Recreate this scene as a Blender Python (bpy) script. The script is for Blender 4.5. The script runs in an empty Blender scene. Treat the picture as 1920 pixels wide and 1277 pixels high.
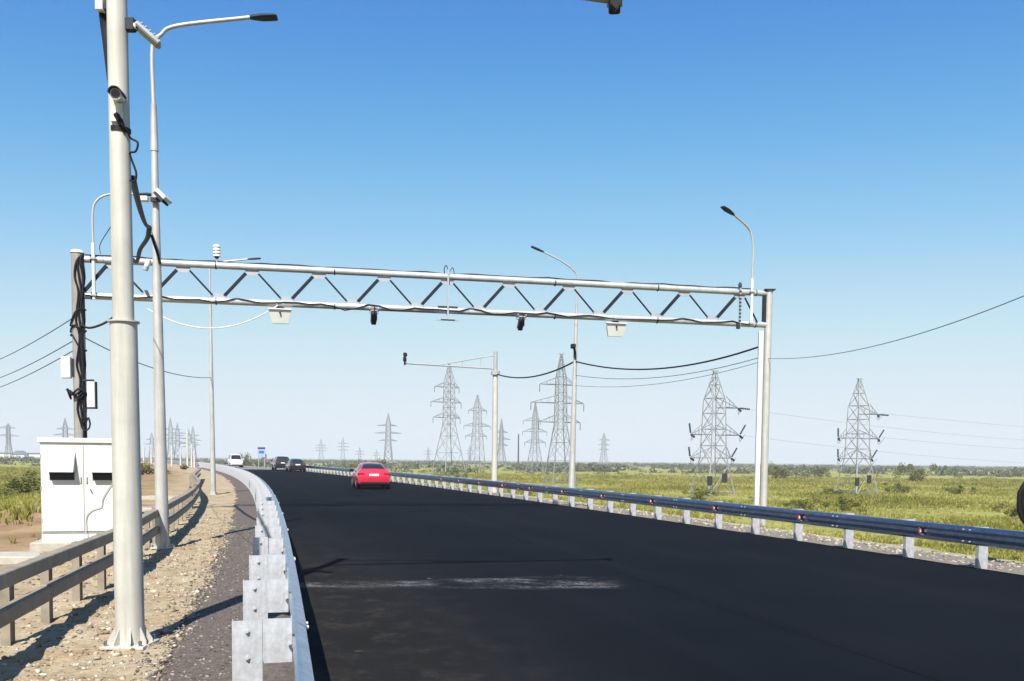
import bpy, bmesh, math, random
import numpy as np
from mathutils import Vector, Matrix, noise

random.seed(7); rng = np.random.default_rng(7)
S = bpy.context.scene
COL = S.collection

# ------------------------------------------------------------------ camera
cam_d = bpy.data.cameras.new('camera'); cam = bpy.data.objects.new('camera', cam_d); COL.objects.link(cam)
cam_d.sensor_width = 36.0; cam_d.lens = 31.875; cam_d.shift_y = 0.1695
cam_d.clip_start = 0.1; cam_d.clip_end = 20000
PITCH, ROLL = math.radians(3.4), math.radians(0.6)
fw = Vector((0, math.cos(PITCH), -math.sin(PITCH))); rt = Vector((1, 0, 0)); up = rt.cross(fw)
r2 = rt * math.cos(ROLL) + up * math.sin(ROLL); u2 = up * math.cos(ROLL) - rt * math.sin(ROLL)
M = Matrix((r2, u2, -fw)).transposed().to_4x4(); M.translation = (0, 0, 1.8)
cam.matrix_world = M
S.camera = cam

# ------------------------------------------------------------------ sky, sun, exposure
SUN_TRAVEL = Vector((0.11, 1.0, -1.078)).normalized()
ELEV = math.asin(-SUN_TRAVEL.z); AZ = math.radians(186.3)
W = bpy.data.worlds.new('World'); S.world = W; W.use_nodes = True
nt = W.node_tree; nt.nodes.clear()
sky = nt.nodes.new('ShaderNodeTexSky'); sky.sky_type = 'NISHITA'; sky.sun_disc = False
sky.sun_elevation = ELEV; sky.sun_rotation = AZ; sky.altitude = 0
sky.air_density = 1.0; sky.dust_density = 0.1; sky.ozone_density = 5.0
bg = nt.nodes.new('ShaderNodeBackground'); bg.inputs['Strength'].default_value = 0.073
def vscale(k):
    v = nt.nodes.new('ShaderNodeVectorMath'); v.operation = 'SCALE'; v.inputs['Scale'].default_value = k; return v
dn, upn = vscale(0.1), vscale(10.0)
crv = nt.nodes.new('ShaderNodeRGBCurve')                     # one tone curve for the whole sky, like the phone's
for ch, pts in enumerate((((0.06, 0.024), (0.102, 0.052), (0.131, 0.088), (0.185, 0.188), (0.311, 0.385), (0.548, 0.515), (0.806, 0.54)),
                          ((0.113, 0.108), (0.190, 0.198), (0.241, 0.282), (0.333, 0.402), (0.518, 0.545), (0.765, 0.592), (0.883, 0.60)),
                          ((0.24, 0.33), (0.371, 0.499), (0.451, 0.551), (0.58, 0.612), (0.74, 0.622), (0.853, 0.635)))):
    c = crv.mapping.curves[ch]; c.points[0].location = (0, 0); c.points[1].location = (1.0, pts[-1][1] + 0.01)
    for q in pts: c.points.new(*q)
crv.mapping.update()
out = nt.nodes.new('ShaderNodeOutputWorld')
nt.links.new(sky.outputs[0], dn.inputs[0]); nt.links.new(dn.outputs[0], crv.inputs['Color']); nt.links.new(crv.outputs[0], upn.inputs[0]); nt.links.new(upn.outputs[0], bg.inputs[0]); nt.links.new(bg.outputs[0], out.inputs[0])
sl = bpy.data.lights.new('sun', 'SUN'); sl.energy = 5.0; sl.angle = math.radians(0.53); sl.color = (1.0, 0.955, 0.88)
sun = bpy.data.objects.new('sun', sl); COL.objects.link(sun)
sun.rotation_euler = SUN_TRAVEL.to_track_quat('-Z', 'Y').to_euler(); sun.location = (-5, -30, 40)
S.view_settings.view_transform = 'Standard'; S.view_settings.look = 'None'; S.view_settings.gamma = 1.0
S.view_settings.exposure = 0.95
S.view_settings.use_curve_mapping = False

# ------------------------------------------------------------------ materials
def L(nt, a, b): nt.links.new(a, b)
def mat(name, col, rough=0.6, metal=0.0, var=0.12, scale=6.0, bump=0.0, bscale=40.0, col2=None, spec=0.5, coat=0.0, streak=0.0):
    m = bpy.data.materials.new(name); m.use_nodes = True
    n = m.node_tree.nodes; b = n['Principled BSDF']
    b.inputs['Roughness'].default_value = rough; b.inputs['Metallic'].default_value = metal
    b.inputs['Specular IOR Level'].default_value = spec
    if coat: b.inputs['Coat Weight'].default_value = coat; b.inputs['Coat Roughness'].default_value = 0.05
    tc = n.new('ShaderNodeTexCoord')
    nz = n.new('ShaderNodeTexNoise'); nz.inputs['Scale'].default_value = scale; nz.inputs['Detail'].default_value = 6
    nz.inputs['Roughness'].default_value = 0.65
    L(m.node_tree, tc.outputs['Object'], nz.inputs['Vector'])
    mx = n.new('ShaderNodeMix'); mx.data_type = 'RGBA'
    c2 = col2 or tuple(c * (1 - 2.2 * var) for c in col); c1 = tuple(min(1, c * (1 + var)) for c in col)
    mx.inputs['A'].default_value = (*c2, 1); mx.inputs['B'].default_value = (*c1, 1)
    mr = n.new('ShaderNodeMapRange'); mr.inputs[1].default_value = 0.3; mr.inputs[2].default_value = 0.7
    L(m.node_tree, nz.outputs['Fac'], mr.inputs[0]); L(m.node_tree, mr.outputs[0], mx.inputs['Factor'])
    colour = mx.outputs['Result']
    if streak:                                               # rain streaks, dull blotches and grime
        mp = n.new('ShaderNodeMapping'); mp.inputs['Scale'].default_value = (14, 14, 0.55); L(m.node_tree, tc.outputs['Object'], mp.inputs[0])
        n3 = n.new('ShaderNodeTexNoise'); n3.inputs['Scale'].default_value = 1.0; n3.inputs['Detail'].default_value = 7; n3.inputs['Roughness'].default_value = 0.7
        L(m.node_tree, mp.outputs[0], n3.inputs['Vector'])
        m3 = n.new('ShaderNodeMapRange'); m3.inputs[1].default_value = 0.45; m3.inputs[2].default_value = 0.75; m3.inputs[4].default_value = streak * 2.2
        L(m.node_tree, n3.outputs['Fac'], m3.inputs[0])
        x3 = n.new('ShaderNodeMix'); x3.data_type = 'RGBA'; L(m.node_tree, m3.outputs[0], x3.inputs['Factor']); L(m.node_tree, colour, x3.inputs['A'])
        x3.inputs['B'].default_value = (col[0] * 0.45, col[1] * 0.41, col[2] * 0.35, 1); colour = x3.outputs['Result']
    L(m.node_tree, colour, b.inputs['Base Color'])
    if bump:
        n2 = n.new('ShaderNodeTexNoise'); n2.inputs['Scale'].default_value = bscale; n2.inputs['Detail'].default_value = 4
        L(m.node_tree, tc.outputs['Object'], n2.inputs['Vector'])
        bp = n.new('ShaderNodeBump'); bp.inputs['Strength'].default_value = bump; bp.inputs['Distance'].default_value = 0.02
        L(m.node_tree, n2.outputs['Fac'], bp.inputs['Height']); L(m.node_tree, bp.outputs[0], b.inputs['Normal'])
    return m

MT = {
 'galv': mat('galvanised_steel', (0.40, 0.45, 0.56), 0.26, 1.0, 0.12, 9.0, 0.03, 60),
 'galv_post': mat('galvanised_post', (0.46, 0.47, 0.49), 0.5, 0.35, 0.13, 11.0, 0.05, 70, streak=0.15),
 'mast': mat('cream_grey_mast_paint', (0.43, 0.415, 0.37), 0.5, 0.0, 0.06, 3.0, streak=0.22),
 'pole': mat('galvanised_pole', (0.42, 0.41, 0.39), 0.5, 0.2, 0.07, 3.0, streak=0.25),
 'gantry': mat('grey_gantry_paint', (0.42, 0.425, 0.43), 0.45, 0.25, 0.10, 2.0, streak=0.18),
 'gantry_post': mat('brown_grey_post_paint', (0.27, 0.25, 0.235), 0.5, 0.1, 0.10, 2.0, streak=0.2),
 'angle': mat('dark_blue_grey_angle', (0.016, 0.019, 0.028), 0.8, 0.0, 0.15, 4.0, spec=0.15),
 'gusset': mat('pale_gusset', (0.30, 0.32, 0.35), 0.5, 0.2, 0.05, 4.0),
 'rail_old': mat('weathered_beige_rail', (0.23, 0.195, 0.145), 0.75, 0.0, 0.14, 4.0, 0.05, 30),
 'black': mat('black_rubber', (0.008, 0.008, 0.010), 0.6, 0.0, 0.1, 8.0, spec=0.2),
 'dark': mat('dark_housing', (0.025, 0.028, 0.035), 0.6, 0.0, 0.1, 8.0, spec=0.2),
 'white': mat('white_enamel', (0.56, 0.56, 0.53), 0.45, 0.0, 0.05, 2.0),
 'cab': mat('cabinet_white_paint', (0.55, 0.545, 0.51), 0.5, 0.0, 0.05, 1.7, streak=0.10),
 'vent': mat('vent_grey_white', (0.33, 0.33, 0.31), 0.5, 0.0, 0.05, 3.0),
 'grey': mat('grey_plastic', (0.30, 0.31, 0.33), 0.5, 0.0, 0.1, 6.0),
 'glass': mat('dark_glass', (0.015, 0.017, 0.02), 0.08, 0.0, 0.0, 1.0, spec=0.6),
 'glassred': mat('tail_lamp_red', (0.30, 0.006, 0.01), 0.2, 0.0, 0.05, 4.0),
 'lampglass': mat('clear_lamp', (0.65, 0.66, 0.68), 0.15, 0.0, 0.05, 4.0),
 'conc': mat('concrete', (0.36, 0.33, 0.27), 0.85, 0.0, 0.12, 5.0, 0.1, 40),
 'concpole': mat('pale_concrete', (0.45, 0.43, 0.39), 0.85, 0.0, 0.08, 5.0),
 'redpaint': mat('red_car_paint', (0.50, 0.018, 0.045), 0.22, 0.0, 0.03, 2.0, coat=0.6),
 'whitepaint': mat('white_car_paint', (0.6, 0.6, 0.59), 0.3, 0.0, 0.02, 2.0, coat=0.5),
 'blackpaint': mat('black_car_paint', (0.018, 0.019, 0.023), 0.22, 0.0, 0.05, 2.0, coat=0.6),
 'tyre': mat('tyre_rubber', (0.018, 0.018, 0.018), 0.8, 0.0, 0.1, 8.0),
 'rim': mat('alloy_rim', (0.45, 0.45, 0.46), 0.35, 0.7, 0.05, 8.0),
 'plate': mat('number_plate_white', (0.72, 0.72, 0.70), 0.4, 0.0, 0.02, 8.0),
 'reflred': mat('reflector_red', (0.18, 0.010, 0.035), 0.35, 0.0, 0.05, 9.0),
 'signblue': mat('sign_blue', (0.03, 0.10, 0.36), 0.4, 0.0, 0.05, 3.0),
 'signpale': mat('sign_pale_blue', (0.24, 0.31, 0.44), 0.4, 0.0, 0.05, 3.0),
 'signdark': mat('sign_navy', (0.02, 0.035, 0.09), 0.4, 0.0, 0.05, 3.0),
 'lattice': mat('lattice_steel', (0.19, 0.195, 0.195), 0.6, 0.2, 0.12, 0.5),
 'insul': mat('insulator_glass', (0.035, 0.04, 0.045), 0.25, 0.0, 0.1, 3.0),
 'farwire': mat('distant_conductor', (0.30, 0.31, 0.33), 0.5, 0.4, 0.05, 1.0),
 'wire': mat('overhead_wire', (0.10, 0.11, 0.13), 0.6, 0.3, 0.05, 1.0),
 'bark': mat('bark', (0.12, 0.09, 0.06), 0.9, 0.0, 0.2, 8.0),
 'woodpole': mat('weathered_timber', (0.16, 0.13, 0.10), 0.9, 0.0, 0.2, 6.0),
 'wallwhite': mat('distant_wall_white', (0.5, 0.49, 0.46), 0.8, 0.0, 0.05, 0.3),
 'roofgrey': mat('distant_roof_grey', (0.12, 0.12, 0.13), 0.8, 0.0, 0.1, 0.3),
}

# ------------------------------------------------------------------ geometry helpers
class MB:
    def __init__(s): s.v = []; s.f = []; s.sm = []
    def add(s, vs, fs, smooth=False):
        o = len(s.v); s.v += [tuple(v) for v in vs]
        for f in fs: s.f.append([i + o for i in f]); s.sm.append(smooth)
        return s
    def box(s, c, size, ax=None, bev=0.0):
        """box centred at c; ax = (x,y,z) unit axes"""
        ax = ax or (Vector((1, 0, 0)), Vector((0, 1, 0)), Vector((0, 0, 1)))
        c = Vector(c); h = [x / 2 for x in size]
        if bev <= 0:
            vs = [c + ax[0] * (sx * h[0]) + ax[1] * (sy * h[1]) + ax[2] * (sz * h[2]) for sx in (-1, 1) for sy in (-1, 1) for sz in (-1, 1)]
            return s.add(vs, [(0, 1, 3, 2), (4, 6, 7, 5), (0, 4, 5, 1), (2, 3, 7, 6), (0, 2, 6, 4), (1, 5, 7, 3)])
        bm = bmesh.new(); bmesh.ops.create_cube(bm, size=1.0)
        bmesh.ops.scale(bm, vec=size, verts=bm.verts)
        bmesh.ops.bevel(bm, geom=bm.edges[:], offset=bev, segments=1, affect='EDGES')
        bm.verts.index_update()
        vs = [c + ax[0] * v.co.x + ax[1] * v.co.y + ax[2] * v.co.z for v in bm.verts]
        fs = [[v.index for v in f.verts] for f in bm.faces]; bm.free()
        return s.add(vs, fs)
    def bar(s, a, b, w, h=None, upv=None):
        a = Vector(a); b = Vector(b); d = (b - a); ln = d.length; d.normalize()
        u = Vector(upv) if upv else (Vector((0, 0, 1)) if abs(d.z) < 0.95 else Vector((1, 0, 0)))
        x = d.cross(u).normalized(); z = x.cross(d).normalized()
        return s.box((a + b) / 2, (w, ln, h or w), (x, d, z))
    def tube(s, pts, rad, n=10, caps=True, smooth=True):
        pts = [Vector(p) for p in pts]; k = len(pts)
        rad = rad if isinstance(rad, (list, tuple)) else [rad] * k
        vs = []; prev = None
        for i, p in enumerate(pts):
            t = (pts[min(i + 1, k - 1)] - pts[max(i - 1, 0)]).normalized()
            if prev is None:
                a = Vector((0, 0, 1)) if abs(t.z) < 0.9 else Vector((1, 0, 0)); x = t.cross(a).normalized()
            else:
                x = (prev - t * prev.dot(t)).normalized()
            prev = x; y = t.cross(x)
            for j in range(n):
                an = 2 * math.pi * j / n; vs.append(p + (x * math.cos(an) + y * math.sin(an)) * rad[i])
        fs = [(i * n + j, i * n + (j + 1) % n, (i + 1) * n + (j + 1) % n, (i + 1) * n + j) for i in range(k - 1) for j in range(n)]
        s.add(vs, fs, smooth)
        if caps:
            s.add(vs[:n], [list(range(n))[::-1]]); s.add(vs[-n:], [list(range(n))])
        return s
    def prism(s, poly, c, ax, depth):
        """polygon (u,v) in plane ax[0],ax[1], extruded +-depth/2 along ax[2]"""
        c = Vector(c); n = len(poly)
        vs = [c + ax[0] * u + ax[1] * v - ax[2] * depth / 2 for u, v in poly] + [c + ax[0] * u + ax[1] * v + ax[2] * depth / 2 for u, v in poly]
        fs = [list(range(n))[::-1], list(range(n, 2 * n))] + [(i, (i + 1) % n, n + (i + 1) % n, n + i) for i in range(n)]
        return s.add(vs, fs)
    def build(s, name, m, parent=None, org=None, kind=None):
        me = bpy.data.meshes.new(name)
        o = Vector(org) if org is not None else Vector((0, 0, 0))
        me.from_pydata([(v[0] - o.x, v[1] - o.y, v[2] - o.z) for v in s.v], [], s.f)
        me.polygons.foreach_set('use_smooth', s.sm)
        bm = bmesh.new(); bm.from_mesh(me); bmesh.ops.recalc_face_normals(bm, faces=bm.faces); bm.to_mesh(me); bm.free()
        me.materials.append(MT[m] if isinstance(m, str) else m)
        ob = bpy.data.objects.new(name, me); COL.objects.link(ob)
        if parent is not None: ob.parent = parent
        elif org is not None: ob.location = o
        if kind: ob['kind'] = kind
        return ob

def thing(name, label, cat, loc, group=None, rz=0):
    e = bpy.data.objects.new(name, None); COL.objects.link(e); e.location = loc; e.rotation_euler[2] = rz
    e.empty_display_size = 0.3
    e['label'] = label; e['category'] = cat
    if group: e['group'] = group
    return e
def tag(o, label, cat, group=None):
    o['label'] = label; o['category'] = cat
    if group: o['group'] = group
    return o
def inst(me, name, parent, loc=(0, 0, 0), rz=0):
    o = bpy.data.objects.new(name, me); COL.objects.link(o); o.parent = parent; o.location = loc; o.rotation_euler[2] = rz
    return o
def copy_tree(o, parent=None):
    c = o.copy(); COL.objects.link(c); c.parent = parent
    for ch in o.children: copy_tree(ch, c)
    return c
def spline(pts, n=8):
    pts = [Vector(p) for p in pts]; P = [pts[0] * 2 - pts[1]] + pts + [pts[-1] * 2 - pts[-2]]; outp = []
    for i in range(1, len(P) - 2):
        for k in range(n):
            t = k / n; a, b, c, d = P[i - 1], P[i], P[i + 1], P[i + 2]
            outp.append(0.5 * ((2 * b) + (c - a) * t + (2 * a - 5 * b + 4 * c - d) * t * t + (3 * b - a - 3 * c + d) * t ** 3))
    outp.append(pts[-1]); return outp
def sag(a, b, dip, n=16):
    a = Vector(a); b = Vector(b)
    return [a.lerp(b, i / n) - Vector((0, 0, dip * 4 * (i / n) * (1 - i / n))) for i in range(n + 1)]
def cable(name, label, pts, r, m='black', cat='cable', group=None, n=6):
    o = MB().tube(pts, r, n).build(name, m, None, pts[0])
    return tag(o, label, cat, group)

# ------------------------------------------------------------------ the road's plan: left and right rail lines X(d)
def ext(f, df, d, D=170.0):
    if d <= D: return f(d)
    return f(D) + df(D) * (d - D)
def XL(d): return ext(lambda q: 0.08 - 0.25 * q - 0.0007 * q * q, lambda q: -0.25 - 0.0014 * q, d)
def XR(d): return ext(lambda q: 12.35 - 0.28 * q - 0.00064 * q * q, lambda q: -0.25 - 0.0014 * q, d)
def slope(f, d): return (f(d + 0.5) - f(d - 0.5))
def G(d): return 0.0026 * min(max(d - 8.0, 0.0), 220.0)
def frame(f, d):
    """point on a line, unit tangent, unit normal to the right"""
    s_ = slope(f, d); t = Vector((s_, 1, 0)).normalized(); n = Vector((t.y, -t.x, 0))
    return Vector((f(d), d, G(d))), t, n
def off(f, d, o, z=0.0):
    p, t, n = frame(f, d); q = p + n * o; q.z = p.z + z; return q
def march(f, d0, d1, step):
    """depths spaced by `step` metres along the line"""
    d = d0; r = []
    while d < d1:
        r.append(d); d += step / math.hypot(1, slope(f, d))
    return r
def sm(a, b, x):
    t = min(max((x - a) / (b - a), 0), 1); return t * t * (3 - 2 * t)
def ground_z(x, y, bumps=True):
    g = G(y); fl = XL(y); fr = XR(y); cl = 1 / math.hypot(1, slope(XL, y)); cr = 1 / math.hypot(1, slope(XR, y))
    s_l = (fl - x) * cl; s_r = (x - fr) * cr
    if s_l > -0.35:
        z = g - 0.05 - 0.10 * sm(1.2, 4.0, s_l)
        z += (-2.4 - g + 0.15) * sm(5.5, 22.0, s_l)
        if bumps:
            a = sm(0.2, 1.3, s_l) * (1 - sm(60, 200, math.hypot(x, y)))
            z += a * (0.055 * noise.noise(Vector((x * 0.9, y * 0.9, 3))) + 0.042 * noise.noise(Vector((x * 2.7, y * 2.7, 8))) + 0.028 * noise.noise(Vector((x * 7, y * 7, 1))))
            z += sm(20, 60, s_l) * 0.35 * noise.noise(Vector((x * 0.03, y * 0.03, 5)))
        return z, -s_l
    if s_r > -0.35:
        z = g - 0.05 - 0.06 * sm(0.3, 2.0, s_r)
        z += (-3.0 - g + 0.11) * sm(2.3, 12.0, s_r)
        if bumps:
            a = sm(0.2, 1.0, s_r) * (1 - sm(60, 200, math.hypot(x, y)))
            z += a * (0.05 * noise.noise(Vector((x * 0.9, y * 0.9, 3))) + 0.02 * noise.noise(Vector((x * 3, y * 3, 8))))
            z += sm(15, 50, s_r) * 0.3 * noise.noise(Vector((x * 0.03, y * 0.03, 5)))
        return z, s_r
    return g - 0.05, 0.0

# ------------------------------------------------------------------ ground material
def ground_material():
    m = bpy.data.materials.new('ground_earth_and_steppe_grass'); m.use_nodes = True; T = m.node_tree; n = T.nodes
    b = n['Principled BSDF']; b.inputs['Roughness'].default_value = 0.95; b.inputs['Specular IOR Level'].default_value = 0.1
    tc = n.new('ShaderNodeTexCoord'); at = n.new('ShaderNodeAttribute'); at.attribute_name = 'side'
    def nz(sc, det=6, ro=0.6):
        q = n.new('ShaderNodeTexNoise'); q.inputs['Scale'].default_value = sc; q.inputs['Detail'].default_value = det; q.inputs['Roughness'].default_value = ro
        L(T, tc.outputs['Object'], q.inputs['Vector']); return q.outputs['Fac']
    def ramp(inp, stops):
        r = n.new('ShaderNodeValToRGB'); e = r.color_ramp.elements
        e[0].position, e[0].color = stops[0][0], (*stops[0][1], 1); e[1].position, e[1].color = stops[-1][0], (*stops[-1][1], 1)
        for p, c in stops[1:-1]: q = e.new(p); q.color = (*c, 1)
        L(T, inp, r.inputs[0]); return r.outputs[0]
    def mix(f, a, c):
        x = n.new('ShaderNodeMix'); x.data_type = 'RGBA'; L(T, f, x.inputs['Factor']); L(T, a, x.inputs['A']); L(T, c, x.inputs['B']); return x.outputs['Result']
    def mrange(i, a, c_, smooth=True):
        x = n.new('ShaderNodeMapRange'); x.interpolation_type = 'SMOOTHSTEP' if smooth else 'LINEAR'
        x.inputs[1].default_value = a; x.inputs[2].default_value = c_; L(T, i, x.inputs[0]); return x.outputs[0]
    def mth(op, a, c_):
        x = n.new('ShaderNodeMath'); x.operation = op
        for i, q in enumerate((a, c_)):
            if isinstance(q, (int, float)): x.inputs[i].default_value = q
            else: L(T, q, x.inputs[i])
        return x.outputs[0]
    earth = mix(mrange(nz(0.9, 8, 0.65), 0.35, 0.65), ramp(nz(9, 8, 0.7), [(0.3, (0.16, 0.115, 0.066)), (0.5, (0.29, 0.215, 0.128)), (0.72, (0.41, 0.335, 0.225))]),
                ramp(nz(14, 8, 0.75), [(0.3, (0.20, 0.16, 0.105)), (0.55, (0.355, 0.295, 0.20)), (0.75, (0.48, 0.43, 0.33))]))
    brown = ramp(nz(0.35, 8, 0.7), [(0.3, (0.15, 0.09, 0.047)), (0.55, (0.25, 0.165, 0.092)), (0.75, (0.33, 0.26, 0.14))])
    grass = mix(mrange(nz(0.045, 6, 0.6), 0.38, 0.62),
                ramp(nz(0.35, 8, 0.75), [(0.3, (0.13, 0.13, 0.026)), (0.5, (0.25, 0.235, 0.06)), (0.7, (0.35, 0.30, 0.11))]),
                ramp(nz(0.22, 8, 0.75), [(0.3, (0.11, 0.125, 0.024)), (0.5, (0.20, 0.21, 0.05)), (0.72, (0.31, 0.275, 0.09))]))
    pale = ramp(nz(16, 8, 0.8), [(0.3, (0.20, 0.17, 0.13)), (0.55, (0.34, 0.30, 0.235)), (0.75, (0.50, 0.455, 0.37))])
    wob = mth('MULTIPLY', mth('SUBTRACT', nz(0.5, 5), 0.5), 5.0)
    sl_ = mth('ADD', mth('MULTIPLY', at.outputs['Fac'], -1.0), wob)       # metres left of the left rail
    sr_ = mth('ADD', at.outputs['Fac'], mth('MULTIPLY', wob, 0.22))
    left = mix(mrange(sl_, 3.2, 6.0), earth, brown)
    left = mix(mrange(sl_, 8.5, 14.0), left, grass)
    right = mix(mrange(sr_, 2.2, 3.3), pale, grass)
    isr = mth('GREATER_THAN', at.outputs['Fac'], 0.0)
    L(T, mix(isr, left, right), b.inputs['Base Color'])
    bp = n.new('ShaderNodeBump'); bp.inputs['Strength'].default_value = 0.55; bp.inputs['Distance'].default_value = 0.03
    L(T, mth('ADD', nz(11, 8, 0.75), mth('MULTIPLY', nz(45, 4, 0.7), 0.5)), bp.inputs['Height']); L(T, bp.outputs[0], b.inputs['Normal'])
    return m

def axis_pts(segs):
    """segs: (start, end, step_start, step_end)"""
    r = [segs[0][0]]
    for a, b_, s0, s1 in segs:
        x = a
        while True:
            t = (x - a) / (b_ - a); x += s0 * (s1 / s0) ** t
            if x >= b_ - 0.3 * s1: break
            r.append(x)
        r.append(b_)
    return r

xs = axis_pts([(-6000, -300, 700, 40), (-300, -40, 40, 2.5), (-40, -10, 2.5, 0.3), (-10, -1.2, 0.11, 0.11), (-1.2, 4, 0.4, 0.4), (4, 14, 0.3, 0.4), (14, 60, 0.4, 5), (60, 400, 5, 40), (400, 6000, 40, 700)])
ys = axis_pts([(-120, -4, 15, 1), (-4, 3, 1, 0.2), (3, 14, 0.11, 0.11), (14, 30, 0.11, 0.35), (30, 120, 0.35, 3.5), (120, 600, 3.5, 40), (600, 9000, 40, 900)])
def build_ground():
    nx, ny = len(xs), len(ys)
    V = np.zeros((ny * nx, 3)); side = np.zeros(ny * nx, dtype=np.float32)
    k = 0
    for y in ys:
        for x in xs:
            z, s_ = ground_z(x, y); V[k] = (x, y, z); side[k] = s_; k += 1
    i = np.arange(ny - 1)[:, None] * nx + np.arange(nx - 1)[None, :]
    Q = np.stack([i, i + 1, i + nx + 1, i + nx], -1).reshape(-1, 4)
    me = bpy.data.meshes.new('ground'); me.vertices.add(len(V)); me.vertices.foreach_set('co', V.ravel())
    me.loops.add(Q.size); me.loops.foreach_set('vertex_index', Q.ravel().astype(np.int32))
    me.polygons.add(len(Q)); me.polygons.foreach_set('loop_start', (np.arange(len(Q)) * 4).astype(np.int32))
    me.polygons.foreach_set('use_smooth', np.ones(len(Q), dtype=bool))
    a = me.attributes.new('side', 'FLOAT', 'POINT'); a.data.foreach_set('value', side)
    me.update(calc_edges=True); me.materials.append(ground_material())
    o = bpy.data.objects.new('ground', me); COL.objects.link(o); o['kind'] = 'structure'
    return o
build_ground()

# ------------------------------------------------------------------ road surfaces
def asphalt_material():
    m = bpy.data.materials.new('fresh_black_asphalt'); m.use_nodes = True; T = m.node_tree; n = T.nodes
    b = n['Principled BSDF']; b.inputs['Roughness'].default_value = 0.85; b.inputs['Specular IOR Level'].default_value = 0.015
    tc = n.new('ShaderNodeTexCoord')
    sx = n.new('ShaderNodeSeparateXYZ'); L(T, tc.outputs['Object'], sx.inputs[0])
    X, Y = sx.outputs[0], sx.outputs[1]
    def mth(op, a, c_=0.0, cl=False):
        x = n.new('ShaderNodeMath'); x.operation = op; x.use_clamp = cl
        for i, q in enumerate((a, c_)):
            if isinstance(q, (int, float)): x.inputs[i].default_value = q
            else: L(T, q, x.inputs[i])
        return x.outputs[0]
    def nz(sc, det=6, ro=0.6, vec=None):
        q = n.new('ShaderNodeTexNoise'); q.inputs['Scale'].default_value = sc; q.inputs['Detail'].default_value = det; q.inputs['Roughness'].default_value = ro
        L(T, vec or tc.outputs['Object'], q.inputs['Vector']); return q.outputs['Fac']
    def mr(i, a, c_):
        x = n.new('ShaderNodeMapRange'); x.interpolation_type = 'SMOOTHSTEP'; x.inputs[1].default_value = a; x.inputs[2].default_value = c_; L(T, i, x.inputs[0]); return x.outputs[0]
    def mix(f, a, c):
        x = n.new('ShaderNodeMix'); x.data_type = 'RGBA'
        L(T, f, x.inputs['Factor'])
        for s_, q in (('A', a), ('B', c)):
            if isinstance(q, tuple): x.inputs[s_].default_value = (*q, 1)
            else: L(T, q, x.inputs[s_])
        return x.outputs['Result']
    base = mix(mr(nz(0.25, 5), 0.35, 0.65), (0.0048, 0.0064, 0.0092), (0.0068, 0.0084, 0.0115))
    base = mix(mr(nz(160, 3, 0.8), 0.55, 0.78), base, (0.016, 0.0175, 0.021))
    # signed distance from the left rail (curve in X,Y)
    xl = mth('SUBTRACT', mth('SUBTRACT', 0.08, mth('MULTIPLY', Y, 0.25)), mth('MULTIPLY', mth('MULTIPLY', Y, Y), 0.0007))
    dl = mth('SUBTRACT', X, xl)
    lane = n.new('ShaderNodeCombineXYZ'); L(T, mth('MULTIPLY', dl, 0.9), lane.inputs[0]); L(T, mth('MULTIPLY', Y, 0.03), lane.inputs[1])
    base = mix(mth('MULTIPLY', mr(nz(1.0, 4, 0.6, lane.outputs[0]), 0.48, 0.68), 0.5), base, (0.0098, 0.0112, 0.0135))
    # paver joint along the middle of the carriageway
    seam = mr(mth('ABSOLUTE', mth('ADD', mth('SUBTRACT', dl, 5.4), mth('MULTIPLY', mth('SUBTRACT', nz(3.0, 3), 0.5), 0.05))), 0.03, 0.012)
    base = mix(mth('MULTIPLY', seam, 0.6), base, (0.0015, 0.0017, 0.002))
    # dusty edge beside the left rail
    mp = n.new('ShaderNodeMapping'); mp.inputs['Scale'].default_value = (0.9, 0.7, 1); L(T, tc.outputs['Object'], mp.inputs[0])
    dust = mth('MULTIPLY', mr(dl, 3.2, 0.2), mr(nz(2.6, 9, 0.8, mp.outputs[0]), 0.46, 0.74))
    near = mr(Y, 30.0, 9.0)
    base = mix(mth('MULTIPLY', mth('MULTIPLY', dust, near), 0.38), base, (0.085, 0.07, 0.052))
    broad = mth('MULTIPLY', mth('MULTIPLY', mr(dl, 4.0, 0.0), near), 0.16)
    base = mix(broad, base, (0.055, 0.045, 0.032))
    # whitish swept streak across the lane
    yc = mth('SUBTRACT', Y, mth('ADD', 13.15, mth('MULTIPLY', X, 0.14)))
    wn = mth('MULTIPLY', mth('SUBTRACT', nz(0.8, 4), 0.5), 0.5)
    ya = mth('ABSOLUTE', mth('ADD', yc, wn))
    mp2 = n.new('ShaderNodeMapping'); mp2.inputs['Scale'].default_value = (0.55, 2.4, 1); L(T, tc.outputs['Object'], mp2.inputs[0])
    streaks = mr(nz(2.2, 8, 0.8, mp2.outputs[0]), 0.40, 0.60)
    grain = mr(nz(19, 8, 0.9), 0.43, 0.59)
    hw_ = mr(X, -2.2, 0.6)
    body = mth('MULTIPLY', mr(mth('SUBTRACT', ya, mth('MULTIPLY', hw_, 0.36)), 0.42, 0.10), mth('MULTIPLY', mr(X, -3.6, -2.6), mr(X, 1.75, 1.2)))
    solid = mth('MULTIPLY', body, mth('MULTIPLY', mth('MULTIPLY', streaks, grain), mr(nz(0.9, 5, 0.7), 0.36, 0.60)))
    base = mix(mth('MULTIPLY', solid, 0.8), base, (0.25, 0.245, 0.245))
    # scattered pale specks of dry dirt
    vo = n.new('ShaderNodeTexVoronoi'); vo.inputs['Scale'].default_value = 1.1; L(T, tc.outputs['Object'], vo.inputs['Vector'])
    sp = mth('MULTIPLY', mr(vo.outputs['Distance'], 0.05, 0.025), mr(nz(0.5, 3), 0.5, 0.6))
    base = mix(mth('MULTIPLY', sp, 0.7), base, (0.16, 0.145, 0.13))
    L(T, base, b.inputs['Base Color'])
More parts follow.
